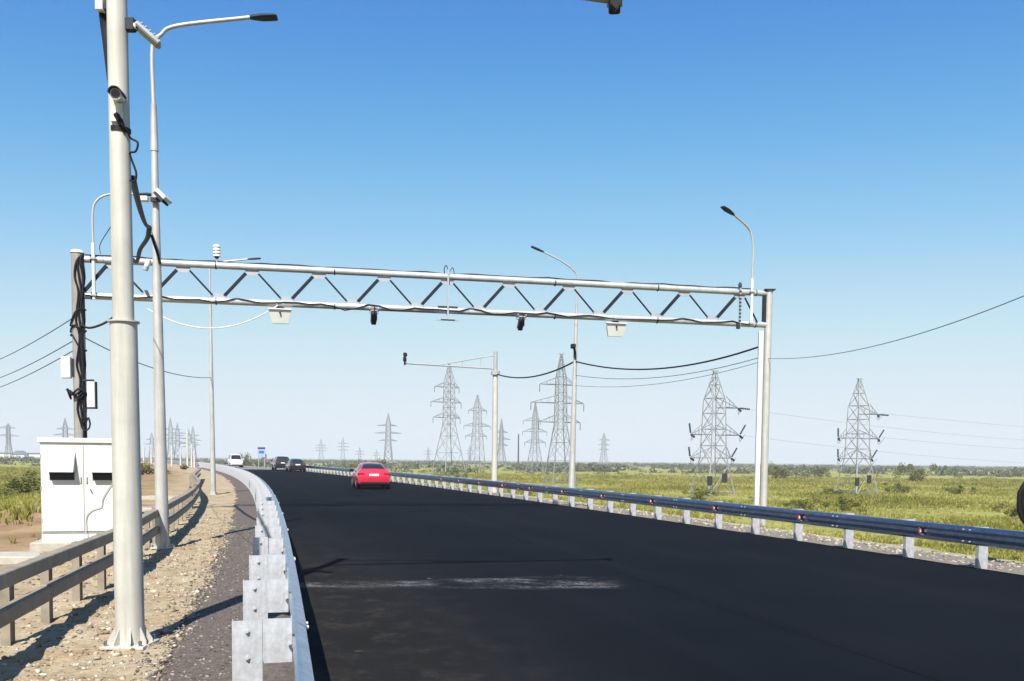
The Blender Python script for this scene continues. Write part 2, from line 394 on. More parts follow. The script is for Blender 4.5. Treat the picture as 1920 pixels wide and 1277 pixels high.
    bp = n.new('ShaderNodeBump'); bp.inputs['Strength'].default_value = 0.4; bp.inputs['Distance'].default_value = 0.006
    L(T, nz(120, 3, 0.8), bp.inputs['Height']); L(T, bp.outputs[0], b.inputs['Normal'])
    return m

def ribbon(name, fa, oa, fb, ob, d0, d1, z, m, step=2.0, cols=8, edge=0.0, eseed=0, thick=0.0):
    ds = axis_pts([(d0, d1, step * 0.4 if d0 < 40 else step, step * 2.5)])
    mb = MB(); vs = []
    for d in ds:
        e1 = edge * noise.noise(Vector((d * 0.7, eseed, 0))) + edge * 0.5 * noise.noise(Vector((d * 2.9, eseed, 4)))
        e2 = edge * noise.noise(Vector((d * 0.7, eseed + 9, 0))) + edge * 0.5 * noise.noise(Vector((d * 2.9, eseed + 9, 4)))
        A = off(fa, d, oa + e1, z); B = off(fb, d, ob + e2, z)
        vs += [A.lerp(B, i / cols) for i in range(cols + 1)]
        if thick:
            vs[-1] = vs[-1].copy(); vs[-1 - cols] = vs[-1 - cols].copy()
            vs[-1].z -= thick; vs[-1 - cols].z -= thick
    c = cols + 1
    fs = [(i * c + j, i * c + j + 1, (i + 1) * c + j + 1, (i + 1) * c + j) for i in range(len(ds) - 1) for j in range(cols)]
    mb.add(vs, fs)
    o = mb.build(name, m); o['kind'] = 'structure'; return o

ribbon('road', XL, 0.10, XR, 0.24, -6, 116, 0.0, asphalt_material(), 1.5, 10, 0.05, 3, 0.0)
old_asphalt = mat('old_grey_asphalt', (0.16, 0.155, 0.15), 0.9, 0, 0.12, 0.6, 0.1, 60)
ribbon('old_road', XL, 0.10, XR, 0.24, 115.6, 900, -0.01, old_asphalt, 8, 6)
gravel = mat('brown_grey_crushed_gravel', (0.135, 0.107, 0.085), 0.95, 0, 0.0, 17.0, 1.0, 45, col2=(0.045, 0.034, 0.028))
ribbon('gravel_shoulder', XL, -1.15, XL, 0.10, -6, 128, -0.012, gravel, 0.5, 8, 0.16, 5, 0.05)
pale_gravel = mat('pale_roadside_gravel', (0.21, 0.185, 0.15), 0.95, 0, 0.0, 22.0, 0.8, 50, col2=(0.10, 0.085, 0.068))
ribbon('roadside_shoulder', XR, 0.0, XR, 1.5, -6, 128, -0.016, pale_gravel, 0.6, 6, 0.10, 8, 0.0)

# ------------------------------------------------------------------ steel guardrails
WPROF = [(0.012, 0.156), (0.030, 0.150), (0.083, 0.118), (0.083, 0.078), (0.004, 0.028), (0.004, -0.028), (0.083, -0.078), (0.083, -0.118), (0.030, -0.150), (0.012, -0.156)]
def beam_mesh(f, ds, sgn, o0, ztop, proud=0.0):
    zc = ztop - 0.156; th = 0.005
    ring = [(u + proud, v) for u, v in WPROF] + [(u + proud - th, v * 0.985) for u, v in reversed(WPROF)]
    n = len(ring); mb = MB(); vs = []
    for d in ds:
        for u, v in ring: vs.append(off(f, d, sgn * (o0 + u), zc + v))
    fs = [(i * n + j, i * n + (j + 1) % n, (i + 1) * n + (j + 1) % n, (i + 1) * n + j) for i in range(len(ds) - 1) for j in range(n)]
    h = n // 2
    for b_ in (0, (len(ds) - 1) * n):
        for j in range(h - 1): fs.append((b_ + j, b_ + j + 1, b_ + n - 2 - j, b_ + n - 1 - j))
    return mb.add(vs, fs)

def channel_plate(mb, c, ax, w, h, dep, th=0.006):
    """C-section: web facing -ax[1], flanges running away"""
    mb.box(c, (w, th, h), ax)
    for s_ in (-1, 1):
        mb.box(Vector(c) + ax[0] * (s_ * (w / 2 - th / 2)) + ax[1] * (dep / 2 + th / 2), (th, dep, h), ax)

def guardrail(name, label, f, sgn, d0, d1, spacing, ztop, post_len, refl=None, bolts_to=24, d_far=0):
    """sgn=+1: beam faces the normal's side (left rail), -1: faces the other way (right rail)"""
    p0, _, _ = frame(f, d0)
    root = thing(name, label, 'guardrail', p0)
    ds = march(f, d0, d1, spacing)
    # shared meshes in local frame x = toward road*sgn, y = along, z up, origin at top of post line
    axl = (Vector((1, 0, 0)), Vector((0, 1, 0)), Vector((0, 0, 1)))
    m1 = MB(); channel_plate(m1, (0, 0, -post_len / 2), axl, 0.195, post_len, 0.07)
    pm = m1.build('post', 'galv_post'); post_me = pm.data; bpy.data.objects.remove(pm)
    m2 = MB(); channel_plate(m2, (0, 0, -0.155), axl, 0.185, 0.30, 0.09)
    m2.box((0, 0.045, -0.30), (0.17, 0.085, 0.006))
    sm_ = m2.build('spacer', 'galv_post'); sp_me = sm_.data; bpy.data.objects.remove(sm_)
    m3 = MB().tube([(0, 0.004, 0), (0, -0.012, 0)], 0.018, 6, smooth=False).tube([(0, -0.012, 0), (0, -0.026, 0)], 0.010, 8)
    bo = m3.build('bolt', 'galv_post'); bo_me = bo.data; bpy.data.objects.remove(bo)
    for i, d in enumerate(ds):
        p, t, n = frame(f, d); ang = math.atan2(n.y, n.x)
        tl = Vector((random.uniform(-.01, .01), random.uniform(-.01, .01), random.uniform(-.012, .012)))
        q = p + n * (-sgn * 0.305) - p0 + Vector((0, 0, ztop - 0.002)); q.z += tl.z
        po = inst(post_me, 'post', root, q, ang + tl.x)
        qs = p + n * (-sgn * 0.107) - p0 + t * 0.012 + Vector((0, 0, ztop - 0.002)); inst(sp_me, 'spacer', root, qs, ang)
        if d < bolts_to:
            for zz in (-0.07, -0.25):
                inst(bo_me, 'bolt', po, (0.0, -0.003, zz))
            inst(bo_me, 'bolt', root, p + n * (-sgn * 0.03) - p0 + Vector((0, 0, ztop - 0.17)) - t * 0.02, ang)
    for k in range(0, len(ds) - 2, 2):
        a, b_ = ds[k], ds[k + 2]
        e = 0.16
        beam = beam_mesh(f, [a - e, a, (a + b_) / 2, b_, b_ + e * 0.5], sgn, -0.012, ztop, 0.0 if (k // 2) % 2 == 0 else 0.006)
        bobj = beam.build('beam', 'galv', root, p0)
        if a < bolts_to * 1.7:
            for dd in (-0.08, 0.06):
                for vv in (0.10, -0.10):
                    pp = off(f, a + dd, sgn * 0.080, ztop - 0.156 + vv)
                    p_, t_, n_ = frame(f, a)
                    MB().tube([pp - n_ * 0.01 * sgn, pp + n_ * 0.012 * sgn], 0.014, 6).build('bolt', 'galv_post', bobj, p0)
    d = d1
    while d < d_far:
        beam_mesh(f, [d - 0.3, d + 4, d + 8.2], sgn, -0.012, ztop).build('beam', 'galv_post', root, p0); d += 8
    if refl:
        for d in refl:
            p, t, n = frame(f, d)
            mb = MB(); c = off(f, d, sgn * 0.045, ztop - 0.156)
            mb.prism([(-0.055, -0.06), (0.055, -0.06), (0.055, 0.06), (-0.055, 0.06)], c, (n * sgn, Vector((0, 0, 1)), t), 0.006)
            ro = mb.build('reflector', 'reflred', root, p0)
            mb2 = MB().prism([(-0.022, -0.03), (0.022, -0.03), (0.022, 0.03), (-0.022, 0.03)], c - t * 0.006, (n * sgn, Vector((0, 0, 1)), t), 0.004)
            mb2.build('reflector_face', 'white', ro, p0)
    return root
guardrail('steel_guardrail', 'galvanised guardrail seen end-on with stepped white posts beside the gravel strip', XL, 1, 2.08, 135, 2.05, 0.73, 1.25, d_far=300)
guardrail('steel_guardrail', 'blue-grey corrugated guardrail with red reflectors along the field side of the black road', XR, -1, 5.2, 128, 1.79, 0.73, 1.25,
          refl=[13.0 + 3.58 * k for k in range(1, 12)])

# ------------------------------------------------------------------ old beige double rail
OLD = [(-3.1, 1.5), (-4.736, 8.347), (-5.741, 13.119), (-7.25, 18.564), (-9.6, 27.0), (-13.2, 38.3), (-17.6, 50.0), (-25.1, 73.0)]
def old_pt(d):
    for (x0, y0), (x1, y1) in zip(OLD, OLD[1:]):
        if d <= y1: return x0 + (x1 - x0) * (d - y0) / (y1 - y0)
    return OLD[-1][0]
def old_rail():
    root = thing('box_rail', 'weathered beige double-rail barrier running behind the lamp posts', 'barrier', (old_pt(2), 2, 0))
    org = Vector((old_pt(2), 2, 0)); f = old_pt
    ds = march(f, 2.0, 72, 1.33)
    for z0, nm in ((0.655, 'upper_rail'), (0.315, 'lower_rail')):
        for k in range(0, len(ds) - 3, 3):
            a, b_ = ds[k], ds[k + 3]
            pa = off(f, a, 0.0, z0 + random.uniform(-.008, .008)); pb = off(f, b_ - 0.012, 0.0, z0 + random.uniform(-.008, .008))
            t = (pb - pa).normalized(); x = t.cross(Vector((0, 0, 1))).normalized(); zz = x.cross(t)
            MB().box((pa + pb) / 2, (0.13, (pb - pa).length, 0.145), (x, t, zz), 0.008).build(nm, 'rail_old', root, org)
    for d in ds:
        p, t, n = frame(f, d + 0.55); c = p - n * 0.13; 
        mb = MB(); ax = (n, t, Vector((0, 0, 1)))
        mb.box(c + Vector((0, 0, 0.14)), (0.012, 0.13, 1.10), ax)
        mb.box(c - n * 0.03 - t * 0.068 + Vector((0, 0, 0.14)), (0.09, 0.010, 1.10), ax)
        mb.box(c - n * 0.03 + t * 0.068 + Vector((0, 0, 0.14)), (0.09, 0.010, 1.10), ax)
        mb.build('post', 'rail_old', root, org)
old_rail()

# ------------------------------------------------------------------ poles and masts
def base_plate(root, org, r, size, gz=0.0, n=8, hgt=0.21):
    o = Vector(org)
    MB().box(o + Vector((0, 0, gz + 0.015)), (size, size, 0.03), None, 0.004).build('base_plate', 'conc' if False else 'mast', root, org)
    for k in range(n):
        a = 2 * math.pi * (k + 0.5) / n; u = Vector((math.cos(a), math.sin(a), 0)); t = Vector((-u.y, u.x, 0))
        e = size * 0.5 * (1.0 if n <= 4 else 0.98)
        MB().prism([(r * 0.9, 0.03), (e, 0.03), (e, 0.06), (r * 0.98, hgt)], o + Vector((0, 0, gz)), (u, Vector((0, 0, 1)), t), 0.012).build('gusset', 'mast', root, org)
    for sx in (-1, 1):
        for sy in (-1, 1):
            c = o + Vector((sx * size * 0.40, sy * size * 0.40, gz + 0.03))
            MB().tube([c, c + Vector((0, 0, 0.05))], 0.016, 6).build('anchor_bolt', 'galv', root, org)

def camera_mast(label, base, top, arm_end, lean, r0=0.128, r1=0.094, collar=True, full=True):
    o = Vector(base); root = thing('camera_mast', label, 'mast', base)
    H = top - o.z; zc = 3.08 - o.z if full else 6.45 - o.z
    if full:
        MB().tube([o, o + Vector((0, 0, zc))], [r0 + 0.008, r0 - 0.004], 28).build('lower_shaft', 'mast', root, base)
        MB().tube([o + Vector((0, 0, zc)), o + Vector((0, 0, zc + 0.014))], [r0 + 0.018, r0 + 0.018], 28, smooth=False).build('collar', 'mast', root, base)
        MB().tube([o + Vector((0, 0, zc + 0.01)), o + Vector((0, 0, H))], [r1 + 0.004, r1 - 0.006], 28).build('upper_shaft', 'mast', root, base)
    else:
        MB().tube([o, o + Vector((0, 0, zc))], [0.17, 0.14], 16).build('lower_shaft', 'mast', root, base)
        MB().tube([o + Vector((0, 0, zc)), o + Vector((0, 0, zc + 0.2))], 0.24, 16, smooth=False).build('collar', 'grey', root, base)
        MB().tube([o + Vector((0, 0, zc + 0.1)), o + Vector((0, 0, H))], 0.11, 16).build('upper_shaft', 'grey', root, base)
    MB().tube([o + Vector((0, 0, H)), o + Vector((0, 0, H + 0.02))], r1 + 0.02, 20).build('cap', 'mast', root, base)
    e = Vector(arm_end); s_ = Vector((o.x, o.y, e.z)); dr = (e - s_); ln = dr.length; dr.normalize()
    MB().tube([s_, e], 0.045, 12).build('arm_chord', 'gantry', root, base)
    tp = Vector((o.x, o.y, top - 0.18)); mid = s_ + dr * (ln * 0.62) + Vector((0, 0, 0.05))
    MB().tube([tp, mid], 0.03, 10).build('arm_stay', 'gantry', root, base)
    for q in (0.28, 0.62):
        a = s_ + dr * (ln * 0.62 * q); b_ = tp.lerp(mid, q); MB().tube([a, b_], 0.018, 8).build('arm_strut', 'gantry', root, base)
    if full: base_plate(root, base, r0, 0.42, 0.0)
    root.rotation_euler = (0, lean, 0)
    return root
gz0 = ground_z(-3.73, 8.81)[0] - 0.01
camera_mast('tall cream camera mast in the foreground with a collar joint and flanged foot', (-3.735, 8.81, gz0), 7.75, (1.02, 10.1, 6.75), math.radians(-0.35))
gzf = ground_z(-0.99, 50)[0] - 0.02
camera_mast('distant slim mast with a long arm reaching over the road ahead of the gantry', (-0.99, 50.0, gzf), 7.7, (-5.6, 47.6, 6.78), 0, full=False)

def lamp_post(label, base, h, arm, rad, lean, heads='dark', plate=True, group='street lamps along the road', arm_low=None):
    """arm: list of points relative to the shaft's top, the last two are the head"""
    o = Vector(base); root = thing('street_lamp', label, 'street lamp', base, group)
    MB().tube([o, o + Vector((0, 0, h * 0.80))], [rad[0], rad[1]], 20).build('shaft', 'pole', root, base)
    MB().tube([o + Vector((0, 0, h * 0.80 - 0.02)), o + Vector((0, 0, h * 0.80 + 0.05)), o + Vector((0, 0, h * 0.885)), o + Vector((0, 0, h * 0.885 + 0.04))],
              [rad[1] + 0.012, rad[1] + 0.012, rad[2] + 0.016, rad[2] + 0.02], 16).build('sleeve', 'pole', root, base)
    T = o + Vector((0, 0, h)); pts = [o + Vector((0, 0, h * 0.885)), T] + [T + Vector(a) for a in arm[:-1]]
    MB().tube(spline(pts, 6), rad[2], 10).build('arm', 'pole', root, base)
    a, b_ = T + Vector(arm[-2]), T + Vector(arm[-1]); d = (b_ - a).normalized(); x = d.cross(Vector((0, 0, 1))).normalized(); z = x.cross(d)
    hd = MB(); ln = (b_ - a).length
    sec = [(0.0, 0.045, 0.045), (0.12, 0.08, 0.05), (0.45, 0.13, 0.055), (0.9, 0.13, 0.04), (1.0, 0.10, 0.03)]
    vs = []
    for t, w_, hh in sec:
        c = a + d * (ln * t)
        for u, v in ((-1, -0.4), (-0.7, 0.6), (0.7, 0.6), (1, -0.4), (0.6, -0.6), (-0.6, -0.6)): vs.append(c + x * (u * w_) + z * (v * hh))
    fs = [(i * 6 + j, i * 6 + (j + 1) % 6, (i + 1) * 6 + (j + 1) % 6, (i + 1) * 6 + j) for i in range(4) for j in range(6)] + [tuple(range(6)), tuple(range(24, 30))]
    hd.add(vs, fs).build('lamp_head', heads, root, base)
    if plate: base_plate(root, base, rad[0], 0.36, 0.02, 4, 0.16)
    root.rotation_euler = (0, lean, 0)
    return root
z2 = ground_z(-6.98, 18.04)[0]
lamp_post('street lamp standing between the foreground mast and the guardrail, arm curving right', (-6.975, 18.04, z2), 9.75,
          [(0.16, 0.02, 0.24), (0.48, 0.05, 0.43), (1.84, 0.2, 0.66), (2.36, 0.25, 0.69)], (0.132, 0.062, 0.038), math.radians(-0.45))
z3 = ground_z(-14.25, 43.2)[0]
lamp_post('street lamp where the beige barrier ends, its arm just above the gantry', (-14.25, 43.2, z3), 10.55,
          [(0.12, 0.03, 0.22), (0.55, 0.1, 0.42), (1.7, 0.3, 0.6), (2.3, 0.4, 0.66)], (0.13, 0.062, 0.04), math.radians(-0.4))
zr = ground_z(2.6, 40.0)[0]
lamp_post('street lamp beyond the field-side guardrail, arm rising to the left behind the gantry', (2.61, 40.0, zr), 9.7,
          [(-0.18, -0.05, 0.38), (-0.72, -0.2, 0.72), (-1.5, -0.4, 1.05), (-2.05, -0.5, 1.25)], (0.15, 0.07, 0.035), math.radians(0.75), plate=False)

# ------------------------------------------------------------------ gantry over the road
GL = Vector((-12.59, 26.5, 0)); GR = Vector((8.21, 30.7, 0)); GU = (GR - GL).normalized(); GN = Vector((GU.y, -GU.x, 0)); UP = Vector((0, 0, 1))
ZT, ZB = 7.46, 6.42
def gp(s_, z, n=0.0): q = GL + GU * s_ + GN * n; q.z = z; return q
gorg = Vector((GL.x, GL.y, ground_z(GL.x, GL.y)[0] - 0.1))
GA = thing('gantry', 'grey steel truss gantry spanning the road on two tubular posts', 'gantry', gorg)
MB().tube([gorg, Vector((GL.x, GL.y, 7.62))], 0.175, 24).build('gantry_post', 'gantry_post', GA, gorg)
MB().tube([Vector((GL.x, GL.y, 7.62)), Vector((GL.x, GL.y, 7.70))], [0.20, 0.16], 20).build('post_cap', 'white', GA, gorg)
RPX = 8.53; rb = ground_z(RPX, 30.76)[0] - 0.2
MB().tube([Vector((RPX, 30.76, rb)), Vector((RPX, 30.76, 7.56))], 0.122, 22).build('gantry_post', 'pole', GA, gorg)
MB().box((RPX, 30.76, 7.575), (0.36, 0.36, 0.03)).build('post_cap', 'dark', GA, gorg)
MB().box((RPX - 0.245, 30.72, (rb + 6.2) / 2), (0.15, 0.14, 6.2 - rb), None, 0.01).build('cable_trunking', 'white', GA, gorg)
MB().box((RPX - 0.16, 30.72, 7.0), (0.12, 0.1, 1.1)).build('post_bracket', 'angle', GA, gorg)
for z, nm in ((ZT, 'top_chord'), (ZB, 'bottom_chord')):
    MB().tube([gp(0.1 + 21.4 * k / 20, z + 0.02 * math.sin(k / 20 * math.pi)) for k in range(21)], 0.098, 18).build(nm, 'gantry', GA, gorg)
    for k in range(7):
        s_ = 0.35 + 3.45 * k
        MB().tube([gp(s_, z), gp(s_ + 0.03, z)], 0.108, 16, smooth=False).build('clamp_band', 'angle', GA, gorg)
tops = [0.94 + 1.955 * k for k in range(11)]; bots = [1.93 + 1.955 * k for k in range(10)]
for s_ in tops:
    MB().prism([(-0.21, 0.0), (0.21, 0.0), (0.15, -0.15), (-0.15, -0.15)], gp(s_, ZT - 0.085), (GU, UP, GN), 0.012).build('gusset_plate', 'gusset', GA, gorg)
for s_ in bots:
    MB().prism([(-0.20, 0.0), (0.20, 0.0), (0.14, 0.15), (-0.14, 0.15)], gp(s_, ZB + 0.085), (GU, UP, GN), 0.012).build('gusset_plate', 'gusset', GA, gorg)
def diag(a, b_, thick):
    mb = MB(); d = (b_ - a).normalized(); nrm = GN; x = d.cross(nrm).normalized()
    mb.box((a + b_) / 2 + nrm * 0.03, (0.008, (b_ - a).length, thick), (nrm, d, x))
    mb.box((a + b_) / 2 + nrm * 0.065 + x * (thick / 2 - 0.004), (0.07, (b_ - a).length, 0.008), (nrm, d, x))
    mb.build('diagonal', 'angle', GA, gorg)
diag(gp(0.17, ZB + 0.12), gp(tops[0] - 0.16, ZT - 0.16), 0.11)
for i, b_ in enumerate(bots):
    diag(gp(tops[i] + 0.18, ZT - 0.18), gp(b_ - 0.17, ZB + 0.17), 0.055)
    diag(gp(b_ + 0.17, ZB + 0.17), gp(tops[i + 1] - 0.18, ZT - 0.18), 0.10)
diag(gp(tops[-1] + 0.18, ZT - 0.18), gp(21.15, ZB + 0.05), 0.06)

# equipment hung on the gantry ------------------------------------------------
def wavy(s0, s1, z, amp, seed, n=0.0, step=0.35):
    k = int((s1 - s0) / step); return [gp(s0 + (s1 - s0) * i / k, z + amp * noise.noise(Vector((i * 0.45, seed, 0))) + 0.5 * amp * noise.noise(Vector((i * 0.16, seed, 3))), n) for i in range(k + 1)]
cable('cable', 'black cable lying wavy along the upper chord of the gantry', wavy(0.2, 21.0, ZT + 0.125, 0.05, 2), 0.02)
cable('cable', 'black cable tied wavy along the lower chord of the gantry', wavy(0.2, 20.9, ZB + 0.01, 0.17, 9, 0.115), 0.018)

def plate_radar(label, s_):
    org = gp(s_, ZB - 0.1); r = thing('radar_box', label, 'radar', org, 'radar boxes under the gantry')
    for e in (-0.10, 0.10):
        MB().tube([gp(s_ + e - 0.02, ZB), gp(s_ + e + 0.02, ZB)], 0.112, 14, smooth=False).build('clamp', 'grey', r, org)
    MB().box(gp(s_, ZB - 0.15), (0.2, 0.08, 0.12), (GU, GN, UP)).build('bracket', 'dark', r, org)
    ax1 = (GN * math.cos(0.5) + UP * math.sin(0.5)).normalized()
    n_ = GU.cross(ax1).normalized()
    c = gp(s_, ZB - 0.32, 0.05)
    if n_.z < 0: n_ = -n_
    mb = MB().prism([(-0.31, 0.14), (0.31, 0.14), (0.31, 0.02), (0.24, -0.27), (-0.24, -0.27), (-0.31, 0.02)], c, (GU, UP * 0.95 + GN * 0.3, GN), 0.09)
    mb.build('housing', 'white', r, org)
    MB().box(c + UP * 0.15 + GN * 0.05, (0.70, 0.16, 0.03), (GU, GN, UP)).build('sunshade', 'white', r, org)
    MB().tube([c + UP * 0.04 + GN * 0.06, c + UP * 0.04 + GN * 0.11], 0.03, 8).build('connector', 'dark', r, org)
plate_radar('white radar box under the gantry, the one nearer the cabinet end', 5.66)
plate_radar('white radar box under the gantry, the one nearer the field end', 16.2)
def gantry_camera(label, s_, m):
    org = gp(s_, ZB - 0.1); r = thing('traffic_camera', label, 'camera', org, 'traffic cameras under the gantry')
    for e in (-0.13, 0.13):
        MB().tube([gp(s_ + e - 0.018, ZB), gp(s_ + e + 0.018, ZB)], 0.115, 14, smooth=False).build('clamp', 'grey', r, org)
    MB().box(gp(s_, ZB - 0.13), (0.30, 0.1, 0.05), (GU, GN, UP)).build('bracket', 'grey', r, org)
    d = (-GN * 0.8 - UP * 0.6).normalized()        # looks down the road, away from us
    c = gp(s_, ZB - 0.31, -0.02); x = GU; z = x.cross(d).normalized()
    MB().box(c, (0.15, 0.46, 0.13), (x, d, z), 0.02).build('housing', m, r, org)
    MB().box(c + z * 0.085, (0.19, 0.52, 0.015), (x, d, z)).build('sunshade', 'white', r, org)
    MB().box(c - d * 0.235, (0.12, 0.02, 0.10), (x, d, z)).build('rear_panel', 'dark', r, org)
    for e in (-0.09, 0.09): MB().box(gp(s_ + e, ZB - 0.24), (0.018, 0.06, 0.26), (GU, GN, UP)).build('yoke', 'dark', r, org)
    MB().tube(spline([c - d * 0.24, c - d * 0.36 - UP * 0.08, c - d * 0.30 + UP * 0.12, gp(s_ + 0.05, ZB - 0.05, 0.1)], 5), 0.014, 6).build('lead', 'black', r, org)
gantry_camera('small traffic camera under the gantry between the cabinet-side radar box and the middle antenna', 8.45, 'dark')
gantry_camera('small traffic camera under the gantry between the middle antenna and the field-side radar box', 13.08, 'dark')
# middle antenna on an upright
org = gp(10.72, ZB); r = thing('antenna', 'upright bracket at mid-gantry carrying a flat antenna below the chord', 'antenna', org)
MB().box(gp(10.72, 6.93, 0.13), (0.05, 0.05, 1.50), (GU, GN, UP)).build('upright', 'gusset', r, org)
MB().box(gp(10.72, 6.15, 0.10), (0.44, 0.22, 0.035), (GU, GN, UP), 0.008).build('antenna_plate', 'grey', r, org)
MB().box(gp(10.72, 6.125, 0.10), (0.70, 0.05, 0.02), (GU, GN, UP)).build('crossbar', 'gusset', r, org)
MB().box(gp(10.72, ZB + 0.125, 0.08), (0.62, 0.05, 0.03), (GU, GN, UP)).build('clamp_bar', 'dark', r, org)
for z in (ZT, ZB): MB().tube([gp(10.70, z), gp(10.74, z)], 0.118, 14, smooth=False).build('clamp', 'grey', r, org)
MB().tube(spline([gp(10.72, 7.66, 0.13), gp(10.66, 7.80, 0.13), gp(10.60, 7.70, 0.1), gp(10.62, ZT + 0.1, 0.05)], 5), 0.014, 6).build('lead', 'black', r, org)
MB().tube(spline([gp(10.76, 7.62, 0.13), gp(10.86, 7.74, 0.13), gp(10.90, 7.64, 0.1), gp(10.92, ZT + 0.1, 0.05)], 5), 0.012, 6).build('lead', 'black', r, org)
# upright near the far post
org = gp(20.46, ZB); r = thing('sensor_bracket', 'dark upright sensor bracket clamped near the field-side post of the gantry', 'sensor', org)
MB().box(gp(20.46, 6.98, 0.13), (0.06, 0.05, 1.34), (GU, GN, UP)).build('upright', 'gusset', r, org)
for k in range(9): MB().box(gp(20.45, 6.5 + 0.12 * k, 0.165), (0.07, 0.03, 0.04), (GU, GN, UP)).build('clip', 'dark', r, org)
MB().box(gp(20.41, 6.33, 0.13), (0.12, 0.10, 0.20), (GU, GN, UP), 0.015).build('sensor_head', 'dark', r, org)
MB().tube([gp(20.44, 7.60, 0.13), gp(20.44, 7.70, 0.13), gp(20.44, 7.76, 0.13)], [0.06, 0.06, 0.02], 10).build('top_unit', 'dark', r, org)
# weather sensor
org = gp(3.84, ZT + 0.09); r = thing('weather_sensor', 'white stacked weather sensor standing on the gantry near its left end', 'weather sensor', org)
MB().tube([gp(3.84, ZT + 0.08), gp(3.84, ZT + 0.24)], 0.025, 10).build('stem', 'grey', r, org)
MB().tube([gp(3.84, ZT + 0.22), gp(3.84, ZT + 0.26)], 0.06, 12).build('mount', 'dark', r, org)
for k in range(4): MB().tube([gp(3.84, ZT + 0.27 + 0.09 * k), gp(3.84, ZT + 0.32 + 0.09 * k), gp(3.84, ZT + 0.35 + 0.09 * k)], [0.105, 0.105, 0.06], 14).build('shield', 'white', r, org)
# lamps clamped to the gantry ends
def gantry_lamp(label, s_, pts, foot):
    org = gp(s_, ZB); r = thing('gantry_lamp', label, 'street lamp', org, 'lamps clamped to the gantry')
    P = [gp(s_, foot, 0.15)] + [Vector(p) for p in pts[:-1]]
    MB().tube([gp(s_, foot, 0.15), Vector(pts[0])], 0.05, 12).build('upright', 'white', r, org)
    MB().tube(spline([Vector(p) for p in pts[:-1]], 8), 0.032, 10).build('arm', 'pole', r, org)
    a, b_ = Vector(pts[-2]), Vector(pts[-1]); d = (b_ - a).normalized(); x = d.cross(UP).normalized(); z = x.cross(d)
    mb = MB(); vs = []
    for t, w_, hh in [(0, 0.035, 0.035), (0.2, 0.08, 0.045), (0.6, 0.12, 0.05), (1.0, 0.09, 0.025)]:
        c = a + d * (b_ - a).length * t
        for u, v in ((-1, -0.4), (-0.7, 0.6), (0.7, 0.6), (1, -0.4), (0.6, -0.6), (-0.6, -0.6)): vs.append(c + x * (u * w_) + z * (v * hh))
    mb.add(vs, [(i * 6 + j, i * 6 + (j + 1) % 6, (i + 1) * 6 + (j + 1) % 6, (i + 1) * 6 + j) for i in range(3) for j in range(6)] + [tuple(range(6)), tuple(range(18, 24))])
    mb.build('lamp_head', 'dark', r, org)
    for z in (ZT, ZB):
        MB().box(gp(s_, z, 0.12), (0.16, 0.24, 0.05), (GU, GN, UP)).build('clamp', 'grey', r, org)
gantry_lamp('lamp clamped to the gantry beside its cable-wrapped post, arm bending over the road', 0.46,
            [gp(0.46, 7.9, 0.15), gp(0.46, 8.75, 0.15), gp(0.60, 9.12, 0.17), gp(0.98, 9.30, 0.2), gp(1.75, 9.32, 0.3), gp(2.15, 9.32, 0.35)], 6.3)
gantry_lamp('lamp on the field end of the gantry with its arm swept up to the left', 20.86,
            [gp(20.86, 7.9, 0.15), gp(20.86, 8.9, 0.15), gp(20.80, 9.28, 0.15), gp(20.62, 9.55, 0.2), gp(20.0, 9.82, 0.5), gp(19.45, 9.98, 0.8)], 6.35)

# boxes and cables on the left gantry post
org = Vector((-12.87, 26.3, 4.33)); r = thing('junction_box', 'white junction box on the outer side of the cable-wrapped gantry post', 'junction box', org, 'boxes on the gantry post')
MB().box(org, (0.27, 0.16, 0.62), None, 0.02).build('housing', 'white', r, org)
MB().box(org + Vector((0.17, 0.06, 0)), (0.08, 0.05, 0.52)).build('mounting_rail', 'dark', r, org)
org = Vector((-12.16, 26.3, 3.56)); r = thing('junction_box', 'flat white panel box on the road side of the cable-wrapped gantry post', 'junction box', org, 'boxes on the gantry post')
MB().box(org, (0.22, 0.10, 0.74), None, 0.015).build('housing', 'white', r, org)
MB().box(org + Vector((0.125, 0.01, 0)), (0.025, 0.12, 0.74)).build('edge_rail', 'dark', r, org)
MB().box(org + Vector((-0.1, 0.02, 0.41)), (0.30, 0.10, 0.05)).build('bracket', 'dark', r, org)
MB().box(org + Vector((0.0, 0.02, -0.39)), (0.28, 0.10, 0.035)).build('bracket', 'dark', r, org)
def post_c(a, z, rr=0.2): return (GL.x + rr * math.cos(a), GL.y + rr * math.sin(a), z)
strands = []
for k in range(7):
    a0 = -2.4 + 0.36 * k
    strands.append([post_c(a0 + 0.25 * math.sin(2.1 * q + k) + (0.9 - 0.25 * k) * (1 if q > 3.4 else 0) * 0.35, 7.35 - 0.42 * q, 0.195 + 0.015 * (k % 2)) for q in range(12)])
b_ = MB()
for sp in strands[3:]: b_.tube(spline([post_c(-0.35 + 0.1 * random.random(), 7.6, 0.2)] + sp, 3), 0.028, 6)
tag(b_.build('cable_bundle', 'black', None, (GL.x, GL.y, 5)), 'tangled black cable bundle running down the gantry post above the white cabinet', 'cable')
b_ = MB()
for k in range(3):
    b_.tube([post_c(-math.pi + j * math.pi / 8, 5.55 - 0.1 * k - 0.10 * math.sin(j + k) + 0.07 * j * (1 - k), 0.215) for j in range(9)], 0.026, 6)
tag(b_.build('cable_wrap', 'black', None, (GL.x, GL.y, 5.4)), 'black cable turns wound around the gantry post just below the lower chord', 'cable')
b_ = MB()
